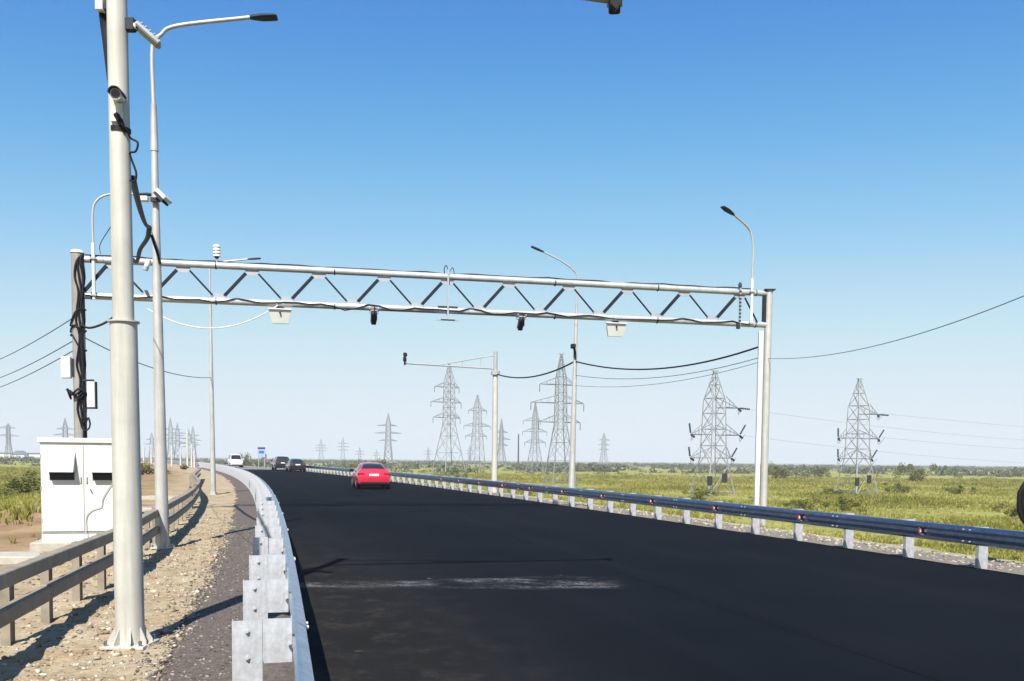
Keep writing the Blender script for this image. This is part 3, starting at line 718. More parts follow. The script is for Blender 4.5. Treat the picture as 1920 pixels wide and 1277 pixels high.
for k in range(4):
    rr = 0.26 + 0.02 * k
    b_.tube([post_c(-math.pi * 1.05 + j * math.pi * 1.1 / 12, 3.52 + 0.04 * k + 0.09 * math.cos(j * 1.3 + k), rr + 0.03 * math.sin(j * 2 + k)) for j in range(13)], 0.03, 6)
tag(b_.build('cable_coil', 'black', None, (GL.x, GL.y, 3.5)), 'black coil of spare cable strapped round the gantry post above the white cabinet', 'cable')
cable('cable', 'black cable drooping from the gantry post to the lower chord behind the foreground mast', spline([post_c(-0.9, 5.55), (-12.2, 26.38, 5.48), (-11.8, 26.5, 5.66), (-11.45, 26.6, 6.0), gp(1.25, ZB - 0.05, 0.13)], 6), 0.035)
lp = [(-12.32 + 0.13 * math.cos(t / 12 * 6.28), 26.24, 2.72 + 0.19 * math.sin(t / 12 * 6.28)) for t in range(13)]
cable('cable', 'small black cable loop hanging beside the gantry post just above the cabinet', spline([(-12.3, 26.3, 3.2), (-12.34, 26.26, 3.0)] + lp[3:] + lp[:3] + [(-12.40, 26.3, 2.5), (-12.40, 26.3, 2.0)], 3), 0.024)
b_ = MB().tube(spline([post_c(-0.8, 5.3, 0.2), post_c(-0.7, 4.5, 0.21), post_c(-0.6, 3.7, 0.2), post_c(-0.5, 2.9, 0.2), post_c(-0.5, 1.2, 0.2)], 4), 0.05, 8)
tag(b_.build('cable_conduit', 'black', None, (GL.x, GL.y, 3)), 'thick black conduit running straight down the road side of the gantry post', 'cable')

# ------------------------------------------------------------------ things on the foreground mast
def mc(z, dx=0.0, dy=0.0): return Vector((-3.735 - 0.0061 * (z - gz0) + dx, 8.81 + dy, z))
o = mc(5.12, 0.04, -0.16); r = thing('bullet_camera', 'white bullet camera on the front of the tall foreground mast', 'camera', o)
d = Vector((0.22, -0.95, -0.16)).normalized(); x = d.cross(UP).normalized(); z = x.cross(d)
MB().tube([o - d * 0.10 + Vector((0.02, 0, 0.02)), o + d * 0.12 + Vector((0.02, 0, 0.02))], 0.05, 18).build('housing', 'white', r, o)
MB().tube([o + d * 0.115 + Vector((0.02, 0, 0.02)), o + d * 0.125 + Vector((0.02, 0, 0.02))], 0.038, 16).build('lens_window', 'glass', r, o)
hood = MB(); hp = []
for k in range(9):
    an = math.pi * k / 8; hp.append((math.cos(an) * 0.062, math.sin(an) * 0.062))
hood.prism(hp + [(u * 0.86, v * 0.86) for u, v in reversed(hp)], o + d * 0.04 + Vector((0.02, 0, 0.02)), (x, z, d), 0.26); hood.build('sunshade', 'dark', r, o)
MB().tube(spline([o + Vector((0.02, 0.02, -0.03)), o + Vector((0, 0.06, -0.12)), o + Vector((-0.02, 0.10, -0.14))], 4), 0.03, 10).build('bracket', 'white', r, o)
MB().box(o + Vector((-0.02, 0.065, -0.14)), (0.11, 0.05, 0.11), None, 0.01).build('junction_box', 'white', r, o)
cable('cable', 'black leads hanging in loops below the bullet camera on the foreground mast',
      spline([mc(4.98, 0.02, -0.12), mc(4.92, 0.06, -0.13), mc(4.86, 0.11, -0.10), mc(4.80, 0.125, -0.06), mc(4.76, 0.19, -0.05), mc(4.68, 0.17, -0.05), mc(4.66, 0.12, -0.06), mc(4.60, 0.13, -0.05), mc(4.48, 0.17, -0.05), mc(4.40, 0.155, -0.05), mc(4.41, 0.11, -0.06)], 5), 0.010)
b_ = MB().tube([mc(5.0, 0.02, -0.115), mc(4.94, 0.05, -0.11), mc(4.84, 0.09, -0.07)], [0.03, 0.03, 0.015], 8)
tag(b_.build('cable_bundle', 'black', None, mc(4.9)), 'short black knot of leads under the bullet camera on the foreground mast', 'cable')
MBs = MB(); MBs.tube([mc(4.86), mc(4.905)], 0.1035, 28, smooth=False)
b_ = MB(); ring = []
for k in range(13):
    an = -2.0 + 2.2 * k / 12; ring.append((0.104 * math.cos(an), 0.104 * math.sin(an)))
b_.prism(ring + [(u * 0.93, v * 0.93) for u, v in reversed(ring)], mc(4.88, 0, 0), (Vector((1, 0, 0)), Vector((0, 1, 0)), UP), 0.045)
tag(b_.build('strap', 'black', None, mc(4.88)), 'black band strapped round the foreground mast below the bullet camera', 'strap')
o = mc(5.86, 0.12, 0.0); r = thing('floodlight', 'grey angled floodlight bracketed to the upper right side of the foreground mast', 'floodlight', o)
MB().box(o, (0.10, 0.07, 0.12), None, 0.01).build('bracket', 'dark', r, o)
MB().tube([o + Vector((0.03, 0, 0.0)), o + Vector((0.09, -0.02, -0.03))], 0.028, 10).build('knuckle', 'white', r, o)
d = Vector((0.75, 0.25, -0.62)).normalized(); x = d.cross(UP).normalized(); z = x.cross(d); c = o + Vector((0.17, 0.0, -0.09))
MB().box(c, (0.13, 0.27, 0.05), (x, d, z), 0.015).build('housing', 'grey', r, o)
MB().box(c - z * 0.027, (0.10, 0.22, 0.006), (x, d, z)).build('lens_window', 'glass', r, o)
for k in range(5): MB().box(c + z * 0.03 + d * (-0.09 + 0.045 * k), (0.12, 0.008, 0.02), (x, d, z)).build('cooling_fin', 'grey', r, o)
o = mc(6.05, -0.15, 0.0); r = thing('junction_box', 'small pale bracket box at the very top left of the foreground mast', 'junction box', o)
MB().box(o, (0.07, 0.12, 0.16), None, 0.01).build('housing', 'white', r, o); MB().box(o + Vector((0.04, 0, -0.03)), (0.05, 0.06, 0.05)).build('bracket', 'dark', r, o)
b_ = MB()
for k in range(4): b_.tube(spline([mc(6.4, -0.13 - 0.012 * k, 0.02 * k), mc(6.0, -0.155 + 0.012 * k, 0.015 * k), mc(5.75, -0.14 + 0.01 * k, 0.02), mc(5.5, -0.118 + 0.006 * k, 0.03), mc(5.25, -0.098, 0.05), mc(4.9, -0.06, 0.10)], 5), 0.016, 6)
tag(b_.build('cable_bundle', 'black', None, mc(5.6)), 'black cable bundle running down the left side of the foreground mast near its top', 'cable')
o = Vector((1.05, 10.1, 6.75)); r = thing('mast_camera', 'dark camera at the tip of the arm at the top edge of the picture', 'camera', o)
d = Vector((0.1, 1, -0.5)).normalized(); x = d.cross(UP).normalized(); z = x.cross(d)
MB().box(o + Vector((0, 0, 0.07)), (0.13, 0.40, 0.12), (x, d, z), 0.02).build('housing', 'dark', r, o)
MB().box(o + Vector((0, 0, 0.15)), (0.17, 0.46, 0.015), (x, d, z)).build('sunshade', 'white', r, o)
MB().prism([(-0.07, 0.06), (0.08, 0.06), (0.06, -0.03), (0.0, -0.10), (-0.06, -0.05)], o + Vector((0, -0.06, -0.02)), (Vector((1, 0.1, 0)).normalized(), UP, Vector((-0.1, 1, 0)).normalized()), 0.10).build('bracket', 'black', r, o)
MB().tube([o + Vector((-0.04, 0, 0)), o + Vector((0.02, 0, 0))], 0.06, 12).build('clamp', 'grey', r, o)
# cables between the mast, the lamp and the gantry
def p2c(z, dx=0.0, dy=0.0): return Vector((-6.975 - 0.0079 * z + dx, 18.04 + dy, z))
cable('cable', 'thick black cable kinked between the foreground mast and the street lamp behind it',
      sag(mc(4.46, 0.09, 0.06), p2c(6.28, -0.13, -0.05), 0.12, 14), 0.034)
cable('cable', 'black cable slanting from the street lamp down to the gantry chord behind the mast', spline([p2c(6.27, -0.13, 0.0), (-7.7, 19.3, 6.36), (-8.75, 21.5, 6.62), (-10.1, 24.6, 7.0), gp(1.5, ZT + 0.05, 0.1)], 6), 0.05)
cable('cable', 'black cable wrapped down the front of the street lamp at gantry height', spline([p2c(6.1, -0.05, -0.11), p2c(5.95, 0.0, -0.125), p2c(5.75, 0.06, -0.11), p2c(5.55, 0.09, -0.06)], 5), 0.026)
cable('cable', 'thin blue-black wire dropping past the left of the foreground mast to the gantry', spline([mc(4.55, -0.10, 0.1), (-4.6, 11.0, 4.9), (-9.0, 20.0, 6.4), gp(0.65, ZT + 0.15, 0.1)], 8), 0.009)
cable('cable', 'thin white cable sagging below the gantry behind the street lamp', sag(gp(1.9, 6.1, 0.1), gp(5.6, ZB - 0.05, 0.1), 0.62, 20), 0.018, 'white')
o = p2c(6.77, -0.05, -0.1); r = thing('floodlight', 'white floodlight clamped to the street lamp behind the foreground mast', 'floodlight', o)
MB().box(o + Vector((-0.12, 0, 0.02)), (0.14, 0.12, 0.10), None, 0.015).build('clamp', 'white', r, o)
d = Vector((0.55, -0.2, -0.55)).normalized(); x = d.cross(Vector((0, 1, 0))).normalized(); y_ = x.cross(d)
MB().box(o + Vector((0.27, -0.06, 0.06)), (0.07, 0.28, 0.26), (x, d, y_), 0.01).build('housing', 'white', r, o)
MB().box(o + Vector((0.22, -0.06, 0.01)), (0.05, 0.26, 0.22), (x, d, y_)).build('heat_sink', 'dark', r, o)
MB().box(o + Vector((0.10, -0.03, 0.0)), (0.18, 0.06, 0.08)).build('bracket', 'dark', r, o)
o = p2c(5.55, -0.16, -0.1); r = thing('sensor_unit', 'small white cylinder unit on the street lamp at the height of the gantry truss', 'sensor', o)
d = Vector((-0.35, -0.1, -1)).normalized()
MB().tube([o + Vector((0.05, 0, 0.08)), o + Vector((0.05, 0, 0.08)) + d * 0.13], 0.05, 12).build('housing', 'white', r, o)
MB().tube([o + Vector((0.05, 0, 0.08)) + d * 0.13, o + Vector((0.05, 0, 0.08)) + d * 0.22], 0.05, 12).build('tip', 'grey', r, o)

# overhead service wires
for k, (z1, z0, y0) in enumerate(((5.78, 7.3, 60.0), (5.13, 6.25, 60.0), (4.85, 5.65, 60.0))):
    cable('overhead_wire', ('topmost', 'middle', 'lowest')[k] + ' of the three thin wires leaving the gantry post to the left', sag((GL.x - 0.15, GL.y, z1), (-36.5, y0, z0), 0.35, 16), 0.016, 'wire', 'wire', 'service wires left of the gantry post')
cable('overhead_wire', 'thin wire from the gantry post to the street lamp at the beige barrier end', sag((GL.x, GL.y, 5.3), (-14.3, 43.2, 5.55), 0.35, 16), 0.016, 'wire', 'wire')
RP = Vector((RPX - 0.2, 30.7, 0))
cable('overhead_wire', 'thick black wire sagging from the field-side gantry post to the lamp with a camera', sag((RP.x, RP.y, 5.72), (2.68, 40.0, 6.15), 0.55, 20), 0.032, 'black', 'wire')
cable('overhead_wire', 'thin wire just below the thick one from the field-side gantry post', sag((RP.x, RP.y, 5.35), (2.68, 40.0, 5.55), 0.4, 20), 0.013, 'wire', 'wire')
cable('overhead_wire', 'faint lowest wire between the field-side gantry post and the camera lamp', sag((RP.x, RP.y, 5.2), (2.68, 40.0, 5.1), 0.35, 20), 0.010, 'wire', 'wire')
cable('overhead_wire', 'black wire sagging between the camera lamp and the distant arm mast', sag((2.68, 40.0, 6.15), (-0.95, 50.0, 6.5), 0.42, 20), 0.036, 'black', 'wire')
o = Vector((2.66, 39.85, 6.65)); r = thing('bullet_camera', 'small black camera on the field-side street lamp below the gantry chord', 'camera', o)
MB().box(o + Vector((-0.08, -0.1, 0.12)), (0.22, 0.36, 0.18), None, 0.03).build('housing', 'black', r, o)
MB().tube([o + Vector((-0.04, 0, 0.06)), o + Vector((0.02, 0.05, -0.12)), o + Vector((0.03, 0.05, -0.4))], 0.05, 8).build('bracket', 'black', r, o)
o = Vector((-5.66, 47.55, 6.8)); r = thing('mast_camera', 'black camera standing at the tip of the distant mast arm', 'camera', o)
MB().box(o + Vector((0, 0, 0.18)), (0.16, 0.3, 0.22), None, 0.03).build('housing', 'black', r, o)
MB().box(o + Vector((0.02, 0, 0.42)), (0.18, 0.28, 0.2), None, 0.03).build('illuminator', 'black', r, o)
MB().tube([o + Vector((0, 0, -0.12)), o + Vector((0, 0, 0.5))], 0.05, 8).build('stem', 'dark', r, o)
# timber pole just outside the frame with a hanging coil
pz = ground_z(10.16, 17.0)[0] - 0.1
o = Vector((10.16, 17.0, pz)); tag(MB().tube([o, o + Vector((0, 0, 5.8))], [0.12, 0.09], 14).build('utility_pole', 'woodpole', None, o), 'timber pole at the right edge beyond the guardrail', 'pole')
b_ = MB()
for k in range(6):
    rr = 0.30 + 0.028 * k; ry = 0.44 + 0.022 * k
    b_.tube([(9.83 + rr * math.cos(t / 20 * 6.2832) * (1 + 0.05 * math.sin(3 * t + k)), 16.84 - 0.02 * (k % 3), 1.13 + ry * math.sin(t / 20 * 6.2832)) for t in range(21)], 0.04, 6)
tag(b_.build('cable_coil', 'black', None, (9.83, 16.84, 1.13)), 'black coil of cable hanging on the pole at the right edge', 'cable')
cable('overhead_wire', 'thin wire sagging across the sky from the gantry post to the right edge', sag((RPX, 30.7, 5.3), (10.16, 17.0, 5.25), 0.42, 24), 0.010, 'wire', 'wire')

# ------------------------------------------------------------------ cabinet
CY = 18.3; co = Vector((-8.74, CY + 0.35, -0.2)); cb = thing('equipment_cabinet', 'white two-door equipment cabinet with vent hoods on a concrete plinth', 'cabinet', co)
MB().box((-8.74, CY + 0.36, -0.11), (1.98, 0.98, 0.34), None, 0.015).build('plinth', 'conc', cb, co)
MB().box((-8.74, CY + 0.36, 0.15), (1.60, 0.66, 0.18)).build('base_frame', 'cab', cb, co)
MB().box((-8.74, CY + 0.36, 1.15), (1.60, 0.64, 1.82), None, 0.008).build('body', 'cab', cb, co)
MB().box((-8.74, CY + 0.36, 2.105), (1.68, 0.74, 0.10), None, 0.012).build('roof', 'cab', cb, co)
for s_ in (-1, 1):
    cx = -8.74 + s_ * 0.398
    dr_ = MB().box((cx, CY + 0.03, 1.14), (0.785, 0.025, 1.74), None, 0.006).build('door', 'cab', cb, co)
    hx = cx - 0.0
    x0, x1 = hx - 0.255, hx + 0.245; zb, zt = 1.47, 1.87; yf = CY + 0.016
    vs = [(x0, yf, zt), (x1, yf, zt), (x1, yf, zb), (x0, yf, zb), (x0, yf - 0.02, zt), (x1, yf - 0.02, zt), (x1, yf - 0.23, zb), (x0, yf - 0.23, zb)]
    vh = MB().add(vs, [(0, 1, 2, 3), (4, 7, 6, 5), (0, 4, 5, 1), (1, 5, 6, 2), (3, 2, 6, 7), (0, 3, 7, 4)]).build('vent_hood', 'vent', dr_, co)
    for k in range(6):
        t = 0.15 + 0.14 * k; zz = zt - (zt - zb) * t; yy = yf - 0.02 - 0.21 * t - 0.004
        MB().box(((x0 + x1) / 2, yy, zz), (0.44, 0.008, 0.018)).build('louvre', 'cab', dr_, co)
    MB().box((-8.74 + s_ * 0.055, CY + 0.005, 1.31), (0.03, 0.03, 0.13), None, 0.005).build('handle', 'grey', dr_, co)
    for zz in (0.5, 1.14, 1.78): MB().tube([(-8.74 + s_ * 0.79, CY + 0.02, zz - 0.04), (-8.74 + s_ * 0.79, CY + 0.02, zz + 0.04)], 0.014, 8).build('hinge', 'grey', dr_, co)
MB().box((-8.74, CY + 0.02, 0.245), (1.58, 0.01, 0.012)).build('seam', 'grey', cb, co)
MB().prism([(-0.03, 0.05), (-0.01, 0.05), (0.03, -0.05), (0.01, -0.05)], (-8.60, CY + 0.012, 1.08), (Vector((1, 0, 0)), UP, Vector((0, 1, 0))), 0.012).build('latch', 'dark', cb, co)
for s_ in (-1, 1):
    MB().box((-8.74 + s_ * 0.398 - 0.005, CY + 0.012, 1.388), (0.46, 0.012, 0.16)).build('hood_shadow', 'dark', cb, co)  # dark panel painted in for the shade cast below each vent hood
cb.rotation_euler[2] = math.radians(14.0)
cable('cable', 'thin grey cable standing in for scratches down the right door of the white cabinet', spline([tuple(co + Matrix.Rotation(math.radians(14), 3, 'Z') @ (Vector(q) - co)) for q in ((-8.15, CY - 0.02, 1.30), (-8.25, CY - .01, 1.18), (-8.38, CY - .01, 0.95), (-8.42, CY - .01, 0.78), (-8.60, CY - .01, 0.70), (-8.70, CY - .01, 0.55), (-8.71, CY - 0.05, 0.25), (-8.74, CY - 0.12, 0.10))], 6), 0.008, 'grey')  # thin strand standing in for scratch marks on the door
for i, (x_, y_, sx_, sy_, rz_, lb) in enumerate(((-9.25, 16.3, 2.4, 0.9, 0.1, 'pale concrete slab lying in front of the white cabinet beside the beige barrier'),
        (-12.2, 31.5, 1.6, 1.0, -0.2, 'nearer of two pale concrete slabs behind the beige barrier past the lamp'),
        (-15.2, 39.5, 1.9, 1.3, -0.3, 'farther of two pale concrete slabs behind the beige barrier past the lamp'))):
    z_ = ground_z(x_, y_)[0]; c_, s__ = math.cos(rz_), math.sin(rz_)
    tag(MB().box((x_, y_, z_ + 0.05), (sx_, sy_, 0.16), (Vector((c_, s__, 0)), Vector((-s__, c_, 0)), UP), 0.02).build('concrete_slab', 'conc', None, (x_, y_, z_)), lb, 'slab')

# ------------------------------------------------------------------ vehicles
def car(name, label, cat, loc, rz, paint, st, glass_y, wheels, tyre_r, rear=True, lamps='glassred', plate_z=0.75, side_y=None):
    """st: (y, half width, z bottom, z belt, z top, half width at top); y from rear (0) to front"""
    root = thing(name, label, cat, loc, None, rz)
    half = []
    for y, w, zb, be, tp, tw in st:
        half.append([(0, zb), (w * 0.85, zb), (w * 0.97, zb + 0.07), (w, zb + (be - zb) * 0.45), (w * 0.99, be - 0.09), (w * 0.95, be), (tw, tp - 0.05), (tw * 0.78, tp - 0.008), (0, tp + 0.012)])
    vs = []; n = 16
    for (y, *_), h in zip(st, half):
        for x, z in h: vs.append((x, y, z))
        for x, z in h[-2:0:-1]: vs.append((-x, y, z))
    fs = [(i * n + j, i * n + (j + 1) % n, (i + 1) * n + (j + 1) % n, (i + 1) * n + j) for i in range(len(st) - 1) for j in range(n)]
    fs += [tuple(range(n)), tuple(range((len(st) - 1) * n, len(st) * n))]
    body = MB().add(vs, fs, True).build('body', paint, root)
    md = body.modifiers.new('edges', 'EDGE_SPLIT'); md.split_angle = math.radians(38)
    ys_ = [s_[0] for s_ in st]
    def prof(y, j):
        for i in range(len(st) - 1):
            if ys_[i] <= y <= ys_[i + 1]:
                t = (y - ys_[i]) / (ys_[i + 1] - ys_[i]); a, b2 = half[i][j], half[i + 1][j]
                return a[0] + (b2[0] - a[0]) * t, a[1] + (b2[1] - a[1]) * t
        return half[-1][j]
    # windows: side panes, rear and front glass, lifted 1 cm off the shell
    sy = side_y
    for sgn in (-1, 1):
        for (ya, yb) in sy:
            q = []; k_ = 6
            for i in range(k_ + 1):
                y = ya + (yb - ya) * i / k_; x5, z5 = prof(y, 5); x6, z6 = prof(y, 6)
                lo, hi = 0.10, 0.90
                q.append((sgn * (x5 + (x6 - x5) * lo + 0.012), y, z5 + (z6 - z5) * lo + 0.004)); q.append((sgn * (x5 + (x6 - x5) * hi + 0.012), y, z5 + (z6 - z5) * hi + 0.004))
            m_ = MB().add(q, [(2 * i, 2 * i + 1, 2 * i + 3, 2 * i + 2) for i in range(k_)]).build('side_window', 'glass', root)
            sd = m_.modifiers.new('thickness', 'SOLIDIFY'); sd.thickness = 0.008
    for nm, (ya, yb) in (('rear_window', glass_y[0]), ('windscreen', glass_y[1])):
        q = []; k_ = 4
        for i in range(k_ + 1):
            y = ya + (yb - ya) * (0.06 + 0.88 * i / k_); x6, z6 = prof(y, 6); x7, z7 = prof(y, 7); x8, z8 = prof(y, 8)
            dy = -0.012 if nm == 'rear_window' else 0.012
            for sx, sz in ((-x6 * 0.93, z6 + 0.012), (-x7, z7 + 0.014), (0, z8 + 0.014), (x7, z7 + 0.014), (x6 * 0.93, z6 + 0.012)): q.append((sx, y + dy, sz))
        m_ = MB().add(q, [(5 * i + j, 5 * i + j + 1, 5 * i + j + 6, 5 * i + j + 5) for i in range(k_) for j in range(4)], True).build(nm, 'glass', root)
        sd = m_.modifiers.new('thickness', 'SOLIDIFY'); sd.thickness = 0.008
    wmax = max(s_[1] for s_ in st)
    for y in wheels:
        for sgn in (-1, 1):
            wx = sgn * (wmax - 0.10)
            MB().tube([(wx - sgn * 0.12, y, tyre_r + 0.02), (wx + sgn * 0.108, y, tyre_r + 0.02)], tyre_r + 0.06, 22).build('wheel_arch', 'black', root)
            prf = [(-0.11, 0.62), (-0.11, 0.92), (-0.08, 1.0), (0.08, 1.0), (0.11, 0.92), (0.11, 0.62)]
            wv = MB(); vs2 = []
            for px_, rr in prf:
                for k in range(20): vs2.append((wx + sgn * px_ + sgn * 0.02, y + rr * tyre_r * math.cos(k * math.pi / 10), tyre_r + rr * tyre_r * math.sin(k * math.pi / 10)))
            wv.add(vs2, [(i * 20 + k, i * 20 + (k + 1) % 20, (i + 1) * 20 + (k + 1) % 20, (i + 1) * 20 + k) for i in range(5) for k in range(20)] + [tuple(range(20)), tuple(range(100, 120))], False)
            w_ = wv.build('wheel', 'tyre', root)
            MB().tube([(wx + sgn * 0.09, y, tyre_r), (wx + sgn * 0.137, y, tyre_r)], [tyre_r * 0.62, tyre_r * 0.52], 18).build('rim', 'rim', w_)
    y_r, y_f = st[0][0], st[-1][0]
    zl = st[1][3]; w1 = st[1][1]
    for sgn in (-1, 1):
        MB().box((sgn * (w1 - 0.17), 0.075, zl - 0.13), (0.40, 0.17, 0.13), None, 0.03).build('tail_lamp', lamps, root)
        fz = st[-2][3]; fwid = st[-2][1]
        MB().box((sgn * (fwid - 0.16), st[-2][0] + 0.06, fz - 0.12), (0.36, 0.22, 0.13), None, 0.04).build('headlight', 'lampglass', root)
        my = glass_y[1][0] + 0.35
        mx_, mz_ = prof(my, 5)
        MB().box((sgn * (mx_ + 0.13), my, mz_ + 0.10), (0.22, 0.10, 0.14), None, 0.03).build('mirror', 'black' if rear else paint, root)
    MB().box((0, -0.002, plate_z), (0.52, 0.03, 0.112), None, 0.004).build('number_plate', 'plate', root)
    MB().box((0, y_f - 0.01, st[-1][2] + 0.17), (0.52, 0.05, 0.11), None, 0.004).build('number_plate', 'plate', root)
    MB().box((0, 0.06, st[1][2] + 0.04), (w1 * 1.72, 0.16, 0.16), None, 0.03).build('rear_diffuser', 'black', root)
    MB().box((0, y_f - 0.12, st[-1][2] + 0.02), (st[-1][1] * 1.9, 0.3, 0.14), None, 0.03).build('front_grille', 'black', root)
    return root
SEDAN = [(0.0, .78, .42, .84, .86, .70), (.05, .87, .30, .98, 1.01, .74), (.16, .895, .24, 1.00, 1.07, .74), (.42, .905, .20, 1.0, 1.12, .70), (.80, .905, .18, .99, 1.30, .63), (1.2, .905, .18, .98, 1.42, .585), (1.6, .905, .18, .97, 1.46, .58),
         (2.1, .905, .18, .96, 1.475, .58), (2.6, .905, .18, .95, 1.45, .57), (2.85, .905, .18, .945, 1.40, .57), (3.5, .90, .18, .93, 1.0, .68), (4.0, .89, .19, .88, .91, .66), (4.4, .84, .22, .78, .80, .6), (4.58, .72, .30, .64, .66, .52)]
hd = math.atan(0.32)
gzc = G(50)
car('red_car', 'red hatchback sedan driving away in the middle of the black road', 'car', (-7.62, 50.0, gzc), hd - 0.06, 'redpaint', SEDAN, ((.42, 1.2), (2.85, 3.5)), (0.85, 3.6), 0.32,
    side_y=((.95, 1.45), (1.55, 2.3), (2.36, 3.1)), plate_z=0.80)
VAN = [(0.0, .80, .40, 1.0, 1.55, .68), (.05, .90, .28, 1.02, 1.80, .70), (.2, .94, .22, 1.05, 1.93, .70), (1.0, .945, .2, 1.05, 1.97, .72), (2.2, .945, .2, 1.04, 1.97, .72), (3.1, .945, .2, 1.03, 1.93, .70), (3.35, .94, .2, 1.02, 1.84, .69),
       (4.05, .93, .2, 1.02, 1.13, .78), (4.45, .90, .24, .98, 1.02, .74), (4.75, .86, .28, .84, .88, .66), (4.85, .78, .34, .70, .72, .6)]
dv = 133.0
car('white_van', 'white minivan approaching at the far bend of the road', 'van', (-42.2, dv + 4.5, G(dv)), math.pi + math.atan(0.40), 'whitepaint', VAN, ((.05, .2), (3.35, 4.05)), (0.9, 3.95), 0.33, rear=False,
    side_y=((.3, 1.2), (1.3, 2.3), (2.4, 3.3)), plate_z=0.7)
car('dark_car', 'glossy black sedan far down the road beside the end of the reflector guardrail', 'car', (-24.1, 102.0, G(102)), math.atan(0.38), 'blackpaint', SEDAN, ((.42, 1.2), (2.85, 3.5)), (0.85, 3.6), 0.32,
    side_y=((.95, 1.45), (1.55, 2.3), (2.36, 3.1)), plate_z=0.80)
SUV = [(0.0, .80, .46, 1.02, 1.30, .70), (.05, .90, .34, 1.08, 1.52, .70), (.2, .93, .28, 1.1, 1.64, .68), (1.0, .935, .26, 1.08, 1.70, .66), (2.1, .935, .26, 1.06, 1.70, .66), (2.7, .93, .26, 1.05, 1.62, .65), (3.4, .92, .26, 1.04, 1.14, .74),
       (3.9, .91, .28, 1.0, 1.05, .74), (4.3, .88, .32, .92, .96, .66), (4.45, .80, .38, .76, .78, .6)]
car('dark_car', 'dark high-roofed car left of the black sedan far down the road', 'car', (-28.3, 112.0, G(112)), math.atan(0.39), 'blackpaint', SUV, ((.05, .2), (2.7, 3.4)), (0.85, 3.55), 0.36,
    side_y=((.3, 1.0), (1.1, 1.9), (2.0, 2.8)), plate_z=0.9)

# ------------------------------------------------------------------ distant road sign
zs = ground_z(-38.7, 140)[0]; o = Vector((-38.7, 140, zs)); r = thing('road_sign', 'small blue and white road sign on posts far down the road', 'sign', o)
for sx in (-0.45, 0.45): MB().tube([o + Vector((sx, 0.06, 0)), o + Vector((sx, 0.06, 3.4 - zs))], 0.05, 8).build('sign_post', 'galv_post', r, o)
MB().box(o + Vector((0, 0, 2.6 - zs)), (1.15, 0.04, 1.5)).build('panel', 'signpale', r, o)
MB().box(o + Vector((0, -0.03, 3.25 - zs)), (1.15, 0.02, 0.28)).build('top_band', 'signdark', r, o)
MB().box(o + Vector((0, -0.03, 2.65 - zs)), (0.8, 0.02, 0.4)).build('symbol', 'signblue', r, o)

